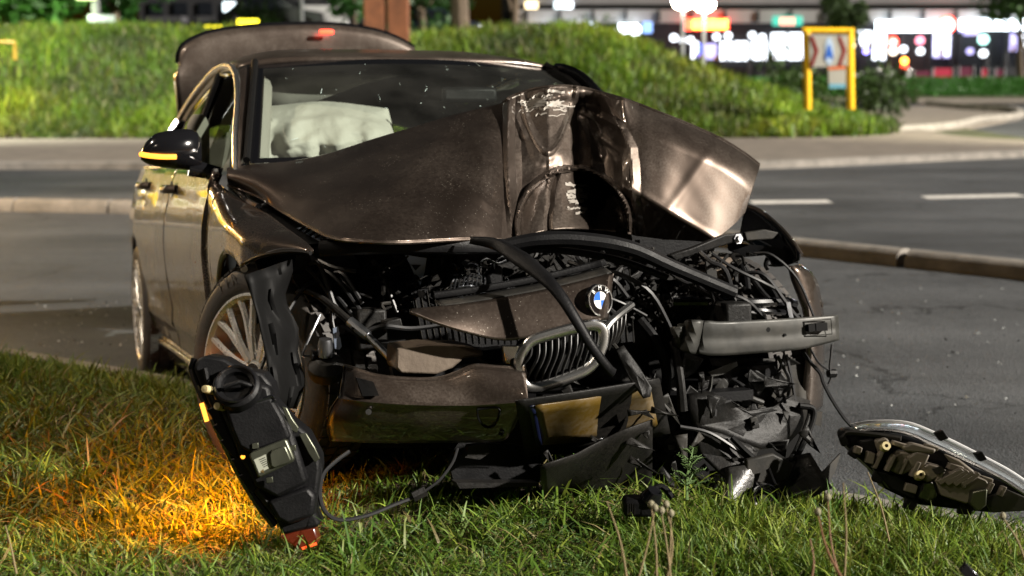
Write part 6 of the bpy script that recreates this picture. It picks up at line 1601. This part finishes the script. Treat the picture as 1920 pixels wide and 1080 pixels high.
dry = gr_.random(m) < .10; col[dry] = np.array([.14, .13, .05]) * gr_.uniform(.5, 1.3, (dry.sum(), 1))
push(*blades(m, np.stack([x, y, z - .02], 1), h, np.full(m, .026) * gr_.uniform(.6, 1.5, m), np.clip(gr_.normal(.5, .25, m), .05, 1.2), np.clip(col, .006, 1), gr_))
g2 = np_mesh('mound_grass', np.concatenate(Vs), np.concatenate(Fs), M['grass'], np.concatenate(Cs))
tag(g2, 'rank green grass covering the roundabout mound across the road', 'grass', kind='stuff')
Vs, Fs, Cs, off = [], [], [], 0
n = 24000; x = gr_.uniform(9, 24, n); y = gr_.uniform(52, 59, n); z = .035 + .55 * np.exp(-((y - 56) / 2.6) ** 2)
push(*blades(n, np.stack([x, y, z], 1), gr_.uniform(.08, .25, n), np.full(n, .05), gr_.uniform(.2, .8, n), np.array([.03, .12, .012]) * gr_.uniform(.6, 1.4, (n, 1)), gr_))
tag(np_mesh('lawn_grass', np.concatenate(Vs), np.concatenate(Fs), M['grass'], np.concatenate(Cs)), 'strip of bright green lawn before the shops', 'grass', kind='stuff')

# =================================================================== UNSEEN STREET LAMPS added as fill (they light the near side of the car and the mound)
def added_lamp(x, y, h, ax, ay, energy, col, label, spot=150, tilt=0):
    r = thing_at('added_lamp', label, 'street lamp', (x, y, 0), 'unseen street lamps added for their light')
    WB().tube([(x, y, 0), (x, y, h - .4), (x + ax * .25, y + ay * .25, h), (x + ax, y + ay, h + .12)], [.09, .06, .045, .04], 10, 4).build('pole', pole_m, r)
    WB().box((x + ax, y + ay, h + .10), (.55, .28, .10)).build('lamp_head', pole_m, r, bevel=.03)
    WB().box((x + ax, y + ay, h + .035), (.42, .20, .02)).build('lamp_glass', emit_mat('added_lamp_glow', col, 25), r)
    l = bpy.data.lights.new('added_lamp_light', 'SPOT'); l.energy = energy; l.color = col; l.spot_size = math.radians(spot); l.spot_blend = .6; l.shadow_soft_size = .15
    o = bpy.data.objects.new('added_lamp_light', l); COL.objects.link(o); o.parent = r; o.location = (ax, ay, h); o.rotation_euler = (math.radians(tilt), 0, 0)
added_lamp(-6.6, 5.2, 6.0, 1.5, -.5, 950, (1., .84, .66), 'added street lamp on the left beyond the picture', 120)
added_lamp(-5.5, -2.5, 6.5, 1.4, .4, 170, (1., .86, .68), 'added street lamp behind the photographer on the left')
added_lamp(-13, 23.2, 7.5, 1.8, 0, 5600, (.97, 1., .8), 'added street lamp before the mound at the left', 115, 48)
added_lamp(13.5, 23.2, 7.5, -1.8, 0, 5600, (1., .95, .72), 'added street lamp before the mound at the right', 115, 48)
for px, Y in ((-160, 38),):
    c = G(px, 80, Y=Y)
    added_lamp(float(c[0]), Y - 4, 5.0, 1.2, 1.0, 1800, (.95, 1., .78), 'added street lamp on the mound beyond the left edge')
# ---- yellow rescue van waiting beyond the left edge of the picture (it mirrors in the doors)
vx, vy = -9.45, 14.6
rv = thing_at('rescue_van', 'yellow rescue van with red and blue stripes waiting on the road left of the wreck', 'van', (vx, vy, 0))
vy_m = mat('van_yellow', (.75, .52, .02), .35, coat=.6); vr_m = mat('van_red', (.6, .04, .02), .4); vb_m = mat('van_blue', (.02, .05, .4), .4)
prof = [(-2.9, .35), (-2.95, 2.5), (-2.7, 2.65), (1.3, 2.65), (1.7, 2.45), (2.35, 1.45), (2.95, 1.2), (3.0, .4)]
WB().prism(np.array([(vx + u, vy - 1.0, w) for u, w in prof]), (0, 2.0, 0)).build('body', vy_m, rv, bevel=.06)
for k in range(9):
    u = -2.8 + k * .55
    WB().prism(np.array([(vx + a, vy - 1.012, w) for a, w in [(u, .9), (u + .28, .9), (u + .55, 1.3), (u + .27, 1.3)]]), (0, .01, 0)).build('stripe', vr_m if k % 2 else vb_m, rv)
WB().prism(np.array([(vx + a, vy - 1.015, w) for a, w in [(1.0, 1.4), (2.2, 1.4), (1.65, 2.2), (1.0, 2.2)]]), (0, .01, 0)).build('window', win_m, rv)
WB().prism(np.array([(vx + a, vy - 1.015, w) for a, w in [(-2.4, 1.55), (.4, 1.55), (.4, 2.2), (-2.4, 2.2)]]), (0, .01, 0)).build('window', emit_mat('van_cabin_light', (.9, .95, 1.), 1.2), rv)
WB().box((vx + .9, vy, 2.74), (.4, 1.5, .16)).build('beacon', emit_mat('beacon_amber', (1., .45, .05), 9), rv, bevel=.04)
bld = bpy.data.lights.new('beacon_light', 'POINT'); bld.energy = 380; bld.color = (1., .62, .25); bld.shadow_soft_size = .2
blo = bpy.data.objects.new('beacon_light', bld); COL.objects.link(blo); blo.parent = rv; blo.location = (1.6, -1.3, 2.5)
for s_ in (-.75, .75): WB().box((vx + 2.98, vy + s_, .85), (.08, .28, .18)).build('headlight', emit_mat('van_headlight', (1., .95, .85), 12), rv, bevel=.02)
WB().box((vx + 2.0, vy - 1.02, .95), (.18, .03, .08)).build('indicator', emit_mat('van_indicator', (1., .4, .03), 12), rv)
for u in (-1.8, 2.05):
    for v_ in (-.9, .9): WB().lathe([(0, .12), (.2, .12), (.36, .08), (.36, -.12), (0, -.12)], (vx + u, vy + v_, .36), (0, -1, 0), 24).build('wheel', M['rubber'], rv)
